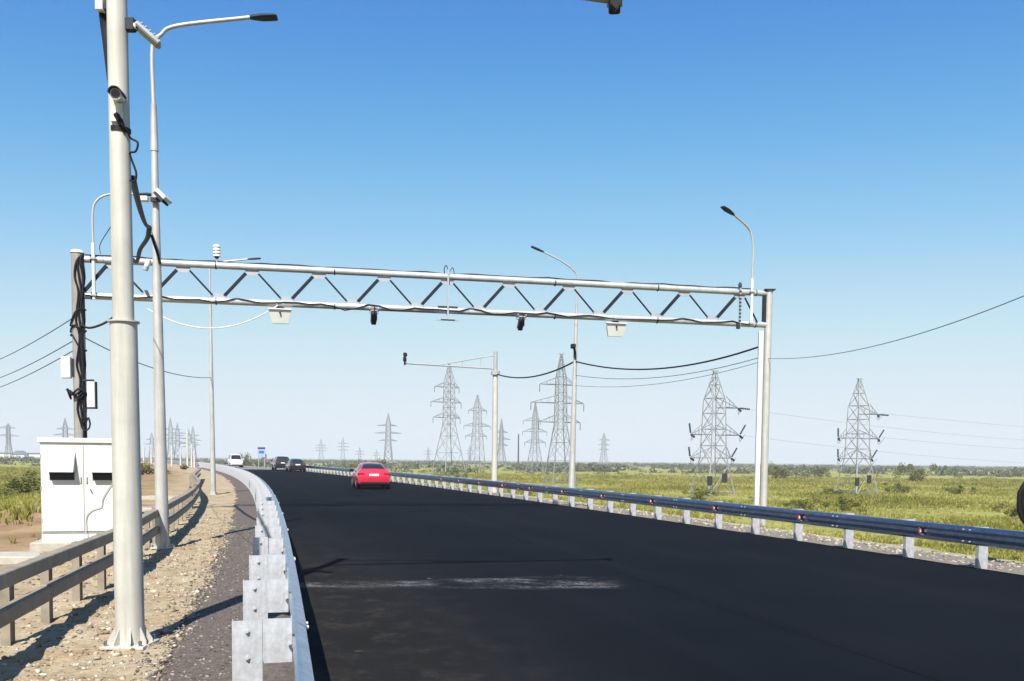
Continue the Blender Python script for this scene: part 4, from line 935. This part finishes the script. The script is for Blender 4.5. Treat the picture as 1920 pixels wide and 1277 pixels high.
# ------------------------------------------------------------------ power pylons
def pylon(label, base, H, bw, ww, wz, arms, yaw, leg=0.16, br=0.07, tone='lattice', group='lattice power pylons', insul=True, tw=None, skew=0):
    """bw,ww: half widths at base and waist, wz: waist height; arms: (z, left length, right length)"""
    root = thing('power_pylon', label, 'power pylon', base, group, yaw); tw = tw if tw is not None else 0.12
    zt = max(a[0] for a in arms) + 0.05 * H
    def hw(z):
        if z <= wz: return bw + (ww - bw) * z / wz
        if z <= zt: return ww + (ww * 0.85 - ww) * (z - wz) / (zt - wz)
        return ww * 0.85 + (tw - ww * 0.85) * (z - zt) / (H - zt)
    zs_ = [0.0]
    while zs_[-1] < H - 0.4:
        zs_.append(min(H, zs_[-1] + max(1.5 * 2 * hw(zs_[-1]) * 0.62, H * 0.035)))
    if zs_[-1] < H: zs_[-1] = H
    cr = [(-1, -1), (1, -1), (1, 1), (-1, 1)]
    for sx, sy in cr:
        MB().tube([(sx * hw(z), sy * hw(z), z) for z in (0, wz, zt, H)], [leg * 0.6, leg * 0.5, leg * 0.42, leg * 0.3], 4, smooth=False).build('leg', tone, root)
    mb = MB()
    for i in range(len(zs_) - 1):
        z0, z1 = zs_[i], zs_[i + 1]
        for k in range(4):
            a, b2 = cr[k], cr[(k + 1) % 4]
            A0 = (a[0] * hw(z0), a[1] * hw(z0), z0); A1 = (a[0] * hw(z1), a[1] * hw(z1), z1); B0 = (b2[0] * hw(z0), b2[1] * hw(z0), z0); B1 = (b2[0] * hw(z1), b2[1] * hw(z1), z1)
            mb.tube([A0, B1], br * 0.5, 3, False, False); mb.tube([B0, A1], br * 0.5, 3, False, False)
            if z1 < H - 0.3: mb.tube([A1, B1], br * 0.5, 3, False, False)
            if i == 0:
                mb.tube([(a[0] * hw(z1 * 0.1), a[1] * hw(z1 * 0.1), z1 * 0.1), (b2[0] * hw(z1 * 0.1), b2[1] * hw(z1 * 0.1), z1 * 0.1)], br * 0.6, 3, False, False)
    mb.build('bracing', tone, root, kind='stuff')
    MB().box((0, 0, H), (tw * 2 + 0.9 * leg * 5, 0.15, 0.12)).build('peak_bar', tone, root)
    tips = []
    for z, la, lb in arms:
        h = hw(z); hh = min(0.09 * H, 1.5)
        for sgn, ln in ((-1, la), (1, lb)):
            if ln <= 0: continue
            tip = (sgn * (h + ln), 0, z); m2 = MB()
            for sy in (-1, 1):
                m2.tube([(sgn * h, sy * h, z), tip], br * 0.75, 4, True, False); m2.tube([(sgn * h, sy * h, z + hh), tip], br * 0.6, 4, True, False)
            for q in (0.3, 0.6):
                c0 = [Vector((sgn * h, sy * h, z)).lerp(Vector(tip), q) for sy in (-1, 1)]; c1 = [Vector((sgn * h, sy * h, z + hh)).lerp(Vector(tip), q) for sy in (-1, 1)]
                m2.tube([c0[0], c0[1]], br * 0.45, 3, False, False); m2.tube([c0[0], c1[0]], br * 0.45, 3, False, False); m2.tube([c0[1], c1[1]], br * 0.45, 3, False, False)
            arm_o = m2.build('crossarm', tone, root); tips.append(tip)
            if insul == 'tension':
                for dr_ in ((Vector((0.35 * sgn, -0.3, 0.85)) if z < 0.6 * H else Vector((0.9, -0.6, -0.1))), Vector((0.8, 0.6, -0.22))):
                    dr_ = dr_.normalized(); t0 = Vector(tip) + dr_ * 0.2; nseg = 12
                    MB().tube([t0 + dr_ * (1.5 * k / nseg) for k in range(nseg + 1)], [0.17 if k % 2 else 0.08 for k in range(nseg + 1)], 6, smooth=False).build('insulator', 'insul', arm_o)
                MB().tube(spline([Vector(tip) + Vector((-0.1, -1.3, 0.1)), Vector(tip) + Vector((0.1, 0, -0.9)), Vector(tip) + Vector((0.9, 1.0, -0.1))], 5), 0.035, 4).build('jumper', 'wire', arm_o)
            elif insul:
                nseg = 8
                MB().tube([Vector(tip) - Vector((0, 0, 0.1 + 1.5 * k / nseg)) for k in range(nseg + 1)], [br if k % 2 else br * 0.5 for k in range(nseg + 1)], 5, smooth=False).build('insulator', 'insul', arm_o)
    if skew:
        for c_, cz in ((-bw, 2.2), (bw * 0.1, 2.6)):
            MB().box((c_ + 0.3, -bw * 0.9, cz), (0.75, 0.3, 1.3), None, 0.05).build('warning_panel', 'dark', root)
    return root, tips
def gz(x, y): return ground_z(x, y)[0] - 0.05
_, t1 = pylon('squat lattice pylon in the field just left of the field-side gantry post', (28.6, 129.6, gz(28.6, 129.6)), 17.7, 2.3, 1.3, 5.6, [(12.6, 0, 3.0), (8.7, 2.7, 3.3), (5.4, 2.6, 1.8)], math.radians(24), 0.20, 0.085, insul='tension', skew=1)
_, t2 = pylon('squat lattice pylon in the field standing alone at the far right', (56.1, 148.0, gz(56.1, 148)), 18.8, 2.4, 1.35, 6.0, [(13.2, 0, 3.2), (9.2, 3.0, 3.4), (5.9, 2.8, 1.9)], math.radians(26), 0.22, 0.09, insul='tension', skew=1)
pylon('tallest slender-topped lattice pylon left of the distant arm mast', (-18.4, 262, gz(-18.4, 262)), 32.6, 3.7, 1.3, 15.0, [(25.6, 3.9, 2.3), (21.3, 5.0, 3.0), (16.9, 4.2, 2.6)], math.radians(38), 0.25, 0.105, insul=True)
pylon('wide-armed lattice pylon directly behind the field-side street lamp', (9.7, 185.7, gz(9.7, 185.7)), 26.4, 2.6, 1.0, 12.0, [(20.2, 3.8, 2.3), (16.5, 5.6, 4.2), (12.6, 3.8, 3.4)], math.radians(20), 0.22, 0.095, insul=True)
pylon('pale lattice pylon between the tallest pylon and the distant arm mast', (-16.2, 415, gz(-16.2, 415)), 34, 2.9, 1.5, 20, [(27, 3.4, 3.4), (20, 5.4, 5.4), (15.4, 4.2, 3.0)], math.radians(30), 0.30, 0.13)
pylon('lattice pylon just left of the wide-armed one behind the lamp', (9.3, 380, gz(9.3, 380)), 29, 2.8, 1.1, 13, [(21.5, 4.6, 1.6), (17, 4.8, 4.5), (12.5, 3.6, 3.8)], math.radians(25), 0.28, 0.12)
pylon('double-armed lattice pylon above the roof of the red car', (-150.9, 1102, -3), 60, 5.0, 3.0, 26, [(45, 11, 8), (36, 14, 13), (27, 8, 8)], math.radians(15), 0.9, 0.5, insul=False)
pylon('faint thin pylon just right of the distant arm mast', (-8.4, 670, -3), 35, 3.2, 1.3, 16, [(25, 4, 4), (20, 6, 6), (15.5, 4, 4)], math.radians(20), 0.45, 0.22, insul=False)
pylon('faint small pylon right of the field-side street lamp on the horizon', (114, 1137, -3), 40, 4.4, 2.2, 18, [(31, 5, 7), (25, 6, 6), (19, 5, 5)], math.radians(20), 0.6, 0.3, insul=False)
pylon('small distant pylon above the guardrail, second left of the red car', (-363.5, 1724, -3), 41, 5, 2.4, 18, [(29, 8, 8), (24, 10, 10), (19, 8, 8)], 0.2, 1.0, 0.5, insul=False)
pylon('small distant pylon above the guardrail, just left of the red car', (-354, 1895, -3), 49, 5, 2.6, 20, [(36, 9, 9), (29, 11, 11), (22, 8, 8)], 0.2, 1.1, 0.55, insul=False)
far = [(320, 58, 12, 'tallest of the cluster of far pylons behind the street lamp foot'), (333, 52, 9, 'far pylon immediately right of the tallest of the left cluster'), (355, 43, 8, 'far pylon in the left cluster, third counting right from the street lamp'),
       (362, 50, 7, 'far pylon in the left cluster, nearest to the white van')]
for (px, hh, aw, lb), (x_, y_) in zip(far, ((-472.7, 1256), (-474.5, 1287), (-477.7, 1342), (-478.7, 1361))):
    pylon(lb, (x_, y_, -2.4), hh, 5, 2.6, 22, [(hh * .72, aw, aw), (hh * .58, aw * 1.3, aw * 1.3), (hh * .44, aw, aw)], 0.3, 1.0, 0.5, insul=False)
pylon('far pylon whose top shows above the white cabinet left of the gantry post', (-453.7, 922, -2.4), 42, 4, 2.2, 18, [(31, 6, 6), (25, 9, 9), (19, 6, 6)], 0.3, 0.7, 0.36, insul=False)
pylon('far pylon at the left edge above the field', (-447.1, 806, -2.4), 32, 3, 1.4, 14, [(28, 9, 5), (21, 10, 8)], 0.1, 0.5, 0.26, insul=False)
pylon('far pylon between the foreground mast and the street lamp', (-468.5, 1180, -2.4), 35, 4, 2.2, 16, [(26, 5, 5), (20, 7, 7)], 0.3, 0.7, 0.36, insul=False)
for x_, y_, hh, lb in ((-286, 1700, 26, 'tiny far pylon on the skyline left of the double-armed one'), (-172, 1850, 30, 'tiny far pylon on the skyline right of the double-armed one'), (-300, 2000, 24, 'tiny faint pylon on the skyline just behind the red car roof'),
                       (-90, 1900, 34, 'tiny faint pylon on the skyline left of the tallest pylon')):
    pylon(lb, (x_, y_, -3), hh, 3, 1.8, 12, [(hh * .7, 6, 6), (hh * .5, 8, 8)], 0.2, 0.9, 0.45, insul=False)
o = Vector((4.4, 700, -3)); tag(MB().tube([o, o + Vector((0, 0, 25))], [0.6, 0.45], 8).build('concrete_pole', 'dark', None, o), 'dark single post on the skyline right of the distant arm mast', 'pole')
# far conductors leaving the squat pylons
for k, (tip, pb, yw, lb) in enumerate(((t2[0], (56.1, 148.0, -3.0), 26, 'upper'), (t2[2], (56.1, 148.0, -3.0), 26, 'lower'))):
    c_, s__ = math.cos(math.radians(yw)), math.sin(math.radians(yw)); P = Vector((pb[0] + tip[0] * c_ + 1.2, pb[1] + tip[0] * s__ + 1.2, pb[2] + tip[2]))
    cable('overhead_wire', lb + ' faint conductor running right from the lone far-right pylon', sag(P, P + Vector((150, 60, 2.5)), 3.0, 24), 0.022, 'farwire', 'wire')
for k, (tip, pb, yw, lb) in enumerate(((t1[0], (28.6, 129.6, -3.0), 24, 'upper'), (t1[2], (28.6, 129.6, -3.0), 24, 'lower'))):
    c_, s__ = math.cos(math.radians(yw)), math.sin(math.radians(yw)); P = Vector((pb[0] + tip[0] * c_ + 1.2, pb[1] + tip[0] * s__ + 1.2, pb[2] + tip[2]))
    cable('overhead_wire', lb + ' faint conductor running right from the pylon beside the gantry post', sag(P, P + Vector((190, 80, 2.0)), 5.0, 24), 0.02, 'farwire', 'wire')

# concrete posts in the left-hand field and low buildings far away
for i, (x_, y_, hh, lb) in enumerate(((-52.8, 130, 3.2, 'pale concrete post in the field nearest the foreground mast'), (-51.7, 130, 3.4, 'pale concrete post in the field left of the street lamp'),
        (-56.3, 150, 3.4, 'pale concrete post in the field right of the street lamp'), (-57.4, 157, 3.2, 'pale concrete post close behind the street lamp in the far field'),
        (-46.9, 131, 5.8, 'tall pale concrete post by the far bend'), (-46.3, 131, 3.4, 'medium pale concrete post by the far bend'), (-45.9, 131, 2.6, 'short pale concrete post by the far bend'))):
    z_ = ground_z(x_, y_)[0]; o = Vector((x_, y_, z_)); rr = thing('concrete_post', lb, 'post', o, 'concrete posts in the left field')
    MB().tube([o, o + Vector((0, 0, hh))], [0.16, 0.11], 8).build('shaft', 'concpole', rr, o)
    MB().box(o + Vector((0, 0, hh - 0.3)), (0.6, 0.1, 0.1)).build('crossbar', 'grey', rr, o)
o = Vector((-700, 1200, -2.4)); r = thing('warehouse', 'long low white building on the left horizon', 'building', o)
MB().box(o + Vector((0, 0, 3.4)), (280, 30, 6.8)).build('wall', 'wallwhite', r, o)
MB().box(o + Vector((0, 0, 7.0)), (284, 33, 0.5)).build('roof', 'roofgrey', r, o)
o = Vector((-640, 1180, -2.4)); r = thing('house', 'grey pitched roof showing on the left horizon by the cabinet', 'building', o)
MB().box(o + Vector((0, 0, 2.5)), (16, 9, 5)).build('wall', 'wallwhite', r, o)
MB().prism([(-9, 0), (9, 0), (2, 5.0), (-2, 5.0)], o + Vector((0, 0, 5.0)), (Vector((1, 0, 0)), UP, Vector((0, 1, 0))), 11).build('roof', 'roofgrey', r, o)

# ------------------------------------------------------------------ vegetation
def leaf_material(name, c0, c1, c2):
    m = bpy.data.materials.new(name); m.use_nodes = True; T = m.node_tree; n = T.nodes; b = n['Principled BSDF']
    b.inputs['Roughness'].default_value = 0.8; b.inputs['Specular IOR Level'].default_value = 0.15
    at = n.new('ShaderNodeAttribute'); at.attribute_name = 'tint'
    r_ = n.new('ShaderNodeValToRGB'); e = r_.color_ramp.elements
    e[0].position, e[0].color = 0.0, (*c0, 1); e[1].position, e[1].color = 1.0, (*c2, 1); q = e.new(0.5); q.color = (*c1, 1)
    L(T, at.outputs['Fac'], r_.inputs[0]); L(T, r_.outputs[0], b.inputs['Base Color'])
    tr = n.new('ShaderNodeBsdfTranslucent'); L(T, r_.outputs[0], tr.inputs[0]); mx = n.new('ShaderNodeMixShader'); mx.inputs[0].default_value = 0.25
    L(T, b.outputs[0], mx.inputs[1]); L(T, tr.outputs[0], mx.inputs[2]); L(T, mx.outputs[0], n['Material Output'].inputs[0])
    return m
MT['grass'] = leaf_material('dry_green_grass', (0.12, 0.125, 0.022), (0.27, 0.25, 0.052), (0.38, 0.33, 0.11))
MT['shrub'] = leaf_material('shrub_leaves', (0.045, 0.055, 0.013), (0.115, 0.12, 0.026), (0.22, 0.205, 0.05))
MT['woods'] = leaf_material('far_wood_leaves', (0.050, 0.062, 0.035), (0.085, 0.095, 0.050), (0.13, 0.13, 0.07))

def tri_mesh(name, V, F, tint, m):
    me = bpy.data.meshes.new(name); V = np.asarray(V, dtype=np.float32); F = np.asarray(F, dtype=np.int32)
    me.vertices.add(len(V)); me.vertices.foreach_set('co', V.ravel()); me.loops.add(F.size); me.loops.foreach_set('vertex_index', F.ravel())
    me.polygons.add(len(F)); me.polygons.foreach_set('loop_start', (np.arange(len(F)) * 3).astype(np.int32))
    a = me.attributes.new('tint', 'FLOAT', 'POINT'); a.data.foreach_set('value', np.asarray(tint, dtype=np.float32))
    me.update(calc_edges=True); me.materials.append(MT[m]); return me

def leaf_cloud(C, size, tint):
    """one triangle-pair leaf clump per centre"""
    n = len(C); u = rng.normal(size=(n, 3)); u /= np.linalg.norm(u, axis=1)[:, None]; w = rng.normal(size=(n, 3)); w -= (w * u).sum(1)[:, None] * u; w /= np.linalg.norm(w, axis=1)[:, None]
    s_ = size[:, None]; V = np.stack([C - u * s_, C + w * s_ * 0.55, C + u * s_, C - w * s_ * 0.55], 1).reshape(-1, 3)
    b = np.arange(n)[:, None] * 4; F = np.concatenate([b + [0, 1, 2], b + [0, 2, 3]], 0); return V, F, np.repeat(tint, 4)

def shrub_mesh(seed, n=900, tall=1.0):
    g = np.random.default_rng(seed); k = 14; cen = np.stack([g.normal(0, .55, k), g.normal(0, .55, k), 0.10 + g.random(k) ** 1.6 * 0.7 * tall], 1); rad = 0.12 + g.random(k) * 0.26
    idx = g.integers(0, k, n); d = g.normal(size=(n, 3)); d /= np.linalg.norm(d, axis=1)[:, None]
    C = cen[idx] + d * (rad[idx] * (0.55 + 0.5 * g.random(n)))[:, None]; C[:, 2] = np.abs(C[:, 2]) + 0.02
    V, F, t = leaf_cloud(C, 0.035 + 0.04 * g.random(n), np.clip(0.25 + 0.35 * g.random(n) + 0.25 * g.random(k)[idx], 0, 1)); return tri_mesh('foliage', V, F, t, 'shrub')
SH = [shrub_mesh(s_, 1500, 1.0 + 0.25 * (s_ % 3)) for s_ in range(5)]
st_m = MB()
for k in range(5): st_m.tube([(0, 0, -0.05), (0.25 * math.cos(k * 1.3), 0.25 * math.sin(k * 1.3), 0.5)], [0.035, 0.012], 5)
tmp = st_m.build('stem', 'bark'); STEM = tmp.data; bpy.data.objects.remove(tmp)
def shrub(label, x, y, w, h, k, group='shrubs in the fields'):
    r = thing('shrub', label, 'shrub', (x, y, ground_z(x, y)[0]), group, random.random() * 6)
    r.scale = (w, w, h); inst(SH[k % 5], 'foliage', r); inst(STEM, 'stem', r)
SHL = [(1452, 868, 'dark round tree-like shrub on the skyline right of the field-side gantry post', 75.5, 260, 4.0, 4.6),
 (0, 0, 'low dark shrub on the skyline left of the lone far-right pylon', 112, 330, 4.4, 3.0), (0, 0, 'grey-green shrub on the skyline right of the lone far-right pylon', 108, 245, 4.5, 4.2),
 (0, 0, 'small dark shrub on the skyline toward the far right', 215, 450, 4.5, 5.0), (0, 0, 'olive shrub in the field behind the guardrail left of the gantry post', 19.2, 96, 1.7, 1.4),
 (0, 0, 'broad olive shrub behind the guardrail below the lone far-right pylon', 29.4, 92, 2.1, 1.3), (0, 0, 'olive shrub behind the guardrail right of the lone far-right pylon', 33.5, 90, 1.8, 1.3),
 (0, 0, 'olive shrub near the right edge behind the guardrail', 47.5, 86, 1.3, 1.2), (0, 0, 'dark shrub in mid-field near the right edge', 74, 150, 2.1, 1.7),
 (0, 0, 'dark shrub in mid-field between the lone pylon and the right edge', 66, 155, 2.4, 1.7), (0, 0, 'shrub tucked at the left foot of the lone far-right pylon', 51.2, 144, 2.2, 1.2),
 (0, 0, 'large dark bush at the left edge beside the white cabinet', -49.5, 92, 3.6, 1.7), (0, 0, 'second dark bush just left of the white cabinet', -46.0, 92, 3.0, 1.6),
 (0, 0, 'olive bush between the foreground mast and the street lamp', -38, 93, 2.4, 1.5), (0, 0, 'dark roadside bush right of the distant blue sign', -34.5, 142, 1.5, 1.6),
 (0, 0, 'small dark bush above the guardrail left of the red car', -52, 290, 4.0, 3.8), (0, 0, 'dark bush above the guardrail touching the red car roof', -42, 280, 4.2, 4.2),
 (0, 0, 'dark tree behind the white van at the bend', -96, 330, 4.5, 5.2), (0, 0, 'shrub in the field between the distant arm mast and the camera lamp', 1.5, 120, 1.6, 1.2),
 (0, 0, 'dark shrub in the field near the foot of the tallest pylon', -16, 235, 3.0, 2.2), (0, 0, 'dark shrub at the foot of the pylon beside the gantry post', 26.5, 125, 2.0, 1.3)]
for i, (_, _, lb, x_, y_, w_, h_) in enumerate(SHL): shrub(lb, x_, y_, w_, h_, i)

# grass and weeds of the fields, far scrub belt
def in_view(x, y, m=0.06): return abs(x / max(y, 1)) < 0.565 + m
def scatter_grass(n, y0, y1, power, size, name, label, minside_l, minside_r, m='grass', clump=1.0):
    P = []; T_ = []
    while len(P) < n:
        y = y0 + (y1 - y0) * random.random() ** power; x = (random.random() * 2 - 1) * 0.62 * y
        z, s_ = ground_z(x, y, False)
        if s_ == 0 or (s_ < 0 and -s_ < minside_l) or (s_ > 0 and s_ < minside_r): continue
        c = noise.noise(Vector((x * 0.05, y * 0.05, 2))) + 0.5 * noise.noise(Vector((x * 0.2, y * 0.2, 7)))
        if s_ < 0 and -s_ < 12 and random.random() > (-s_ - minside_l) / 12: continue
        if random.random() > 0.55 + 0.6 * c * clump: continue
        z = ground_z(x, y)[0]; P.append((x, y, z)); T_.append(c)
    P = np.array(P); c = np.array(T_); n = len(P); nb = 7
    sz = size * (0.5 + rng.random(n)) * (1 + 0.5 * c) * np.clip(0.6 + P[:, 1] / 160, 0.7, 2.2)
    an = rng.random((n, nb)) * 6.283; rd = rng.random((n, nb)) * 0.45; le = 0.25 + rng.random((n, nb)) * 0.6
    h = sz[:, None] * (0.55 + 0.6 * rng.random((n, nb))); wv = sz[:, None] * 0.11
    bx = P[:, 0, None] + sz[:, None] * rd * np.cos(an); by = P[:, 1, None] + sz[:, None] * rd * np.sin(an); bz = np.repeat(P[:, 2, None], nb, 1)
    tx = bx + h * le * np.cos(an) * 0.8; ty = by + h * le * np.sin(an) * 0.8; pa = an + 1.57 + rng.normal(0, 0.5, (n, nb))
    A = np.stack([bx - wv * np.cos(pa), by - wv * np.sin(pa), bz - 0.02], -1); B = np.stack([bx + wv * np.cos(pa), by + wv * np.sin(pa), bz - 0.02], -1); Tt = np.stack([tx, ty, bz + h], -1)
    Mid = (A + B) / 2 * 0.45 + Tt * 0.55; Mid[..., 2] += 0.08 * h; mw = wv * 0.8
    M1 = Mid.copy(); M1[..., 0] -= mw * np.cos(pa); M1[..., 1] -= mw * np.sin(pa); M2 = Mid.copy(); M2[..., 0] += mw * np.cos(pa); M2[..., 1] += mw * np.sin(pa)
    V = np.stack([A, B, M1, M2, Tt], 2).reshape(-1, 3); b = np.arange(n * nb)[:, None] * 5
    F = np.concatenate([b + [0, 1, 3], b + [0, 3, 2], b + [2, 3, 4]], 0)
    tint = np.clip(0.45 + 0.45 * -c[:, None] + rng.normal(0, 0.2, (n, nb)), 0, 1).repeat(5, axis=1).reshape(-1)
    me = tri_mesh(name, V, F, tint, m); o = bpy.data.objects.new(name, me); COL.objects.link(o); o['kind'] = 'stuff'; o['label'] = label; o['category'] = 'grass'
    return o
scatter_grass(60000, 24, 300, 1.25, 0.20, 'field_grass', 'olive and straw coloured steppe grass covering the fields', 6.5, 4.2)
scatter_grass(2600, 9, 60, 1.0, 0.14, 'verge_grass', 'sparse dry verge grass on the embankment behind the guardrail', 4.6, 2.7, clump=0.4)

def low_scrub(n, y0, y1, power, size, name, label, m):
    P = []
    while len(P) < n:
        y = y0 + (y1 - y0) * random.random() ** power; x = (random.random() * 2 - 1) * 0.62 * y; z, s_ = ground_z(x, y, False)
        if s_ == 0 or (s_ < 0 and -s_ < 14) or (s_ > 0 and s_ < 8): continue
        if noise.noise(Vector((x * 0.018, y * 0.018, 12))) + 0.5 * noise.noise(Vector((x * 0.09, y * 0.09, 4))) < 0.12: continue
        P.append((x, y, ground_z(x, y)[0]))
    P = np.array(P); k = 26; n = len(P); s_ = size * (0.4 + rng.random(n) ** 2 * 1.4) * np.clip(P[:, 1] / 150, 0.5, 3.0)
    D = rng.normal(size=(n, k, 3)); D /= np.linalg.norm(D, axis=2)[..., None]; D *= (0.5 + 0.5 * rng.random((n, k)))[..., None]
    D[..., 2] = np.abs(D[..., 2]) * 0.7; D[..., :2] *= 1.25
    C = (P[:, None, :] + D * s_[:, None, None]).reshape(-1, 3); sz = np.repeat(s_ * 0.22, k) * (0.6 + 0.8 * rng.random(n * k))
    V, F, t = leaf_cloud(C, sz, np.clip(np.repeat(0.3 + 0.5 * rng.random(n), k) + rng.normal(0, .15, n * k), 0, 1))
    o = bpy.data.objects.new(name, tri_mesh(name, V, F, t, m)); COL.objects.link(o); o['kind'] = 'stuff'; o['label'] = label; o['category'] = 'scrub'
low_scrub(1000, 60, 420, 1.2, 0.42, 'low_scrub', 'low olive weeds and scrub clumps dotted over the fields', 'shrub')
low_scrub(5200, 330, 2000, 0.9, 0.95, 'far_scrub', 'grey-green belt of scrub and trees along the horizon', 'woods')

# ------------------------------------------------------------------ loose stones
def stones(n, f, s0, s1, y0, y1, smin, smax, name, label, m, power=1.8, sgn=-1, flat=1.1):
    ic = bmesh.new(); bmesh.ops.create_icosphere(ic, subdivisions=1, radius=1.0); iv = np.array([v.co[:] for v in ic.verts]); ic.verts.index_update(); fi = np.array([[v.index for v in q.verts] for q in ic.faces]); ic.free()
    Vs = []; Fs = []; T_ = []
    for k in range(n):
        y = y0 + (y1 - y0) * random.random() ** power; q = off(f, y, sgn * (s0 + (s1 - s0) * random.random())); z = ground_z(q.x, q.y)[0]; z = max(z, q.z - 0.014) if abs(q.x - f(y)) < flat else z
        s_ = smin * (smax / smin) ** (random.random() ** 2.2)
        sc = np.array([s_ * random.uniform(.7, 1.3), s_ * random.uniform(.7, 1.3), s_ * random.uniform(.4, .8)]); vv = iv * sc * (1 + 0.30 * rng.normal(size=(len(iv), 1)))
        a = random.random() * 6.28; R_ = np.array([[math.cos(a), -math.sin(a), 0], [math.sin(a), math.cos(a), 0], [0, 0, 1]])
        Vs.append(vv @ R_.T + [q.x, q.y, z + s_ * 0.15]); Fs.append(fi + k * len(iv)); T_.append(np.full(len(iv), random.random()))
    me = tri_mesh(name, np.concatenate(Vs), np.concatenate(Fs), np.concatenate(T_), m); o = bpy.data.objects.new(name, me); COL.objects.link(o); o['kind'] = 'stuff'; o['label'] = label; o['category'] = 'stones'
def stone_material(name, c0, c1, c2):
    m = leaf_material(name, c0, c1, c2); T = m.node_tree; n = T.nodes; L(T, n['Principled BSDF'].outputs[0], n['Material Output'].inputs[0]); return m
MT['stone'] = stone_material('loose_stones', (0.13, 0.095, 0.06), (0.26, 0.205, 0.14), (0.42, 0.37, 0.29))
MT['stone2'] = stone_material('gravel_stones', (0.04, 0.032, 0.027), (0.10, 0.083, 0.07), (0.27, 0.24, 0.21))
MT['stone3'] = stone_material('pale_stones', (0.15, 0.125, 0.095), (0.26, 0.23, 0.18), (0.42, 0.38, 0.31))
stones(9000, XL, 1.0, 4.2, 3.5, 30, 0.006, 0.040, 'loose_stones', 'loose pale stones and clods on the tan earth around the mast foot', 'stone')
stones(8000, XL, 0.30, 1.3, 3.5, 24, 0.005, 0.020, 'gravel_stones', 'brown-grey crushed gravel beside the end-on guardrail', 'stone2')
stones(4200, XL, 0.95, 2.3, 3.5, 26, 0.006, 0.030, 'pale_rubble', 'pale crumbled rubble along the edge of the gravel strip', 'stone3')
stones(4600, XR, 0.55, 2.6, 9, 40, 0.012, 0.06, 'pale_stones', 'pale stones along the verge behind the reflector guardrail', 'stone3', sgn=1, flat=1.5)

# ------------------------------------------------------------------ thin haze of the far distance
hz = MB().box((0, 1140, 35), (5000, 2760, 80)).build('haze', 'wire'); hz['kind'] = 'stuff'
hm = bpy.data.materials.new('pale_haze'); hm.use_nodes = True; hn = hm.node_tree.nodes; hn.remove(hn['Principled BSDF'])
pv = hn.new('ShaderNodeVolumePrincipled'); pv.inputs['Color'].default_value = (0.90, 0.94, 1.0, 1); pv.inputs['Density'].default_value = 0.00026; pv.inputs['Anisotropy'].default_value = 0.0
hm.node_tree.links.new(pv.outputs[0], hn['Material Output'].inputs['Volume']); hz.data.materials.clear(); hz.data.materials.append(hm)
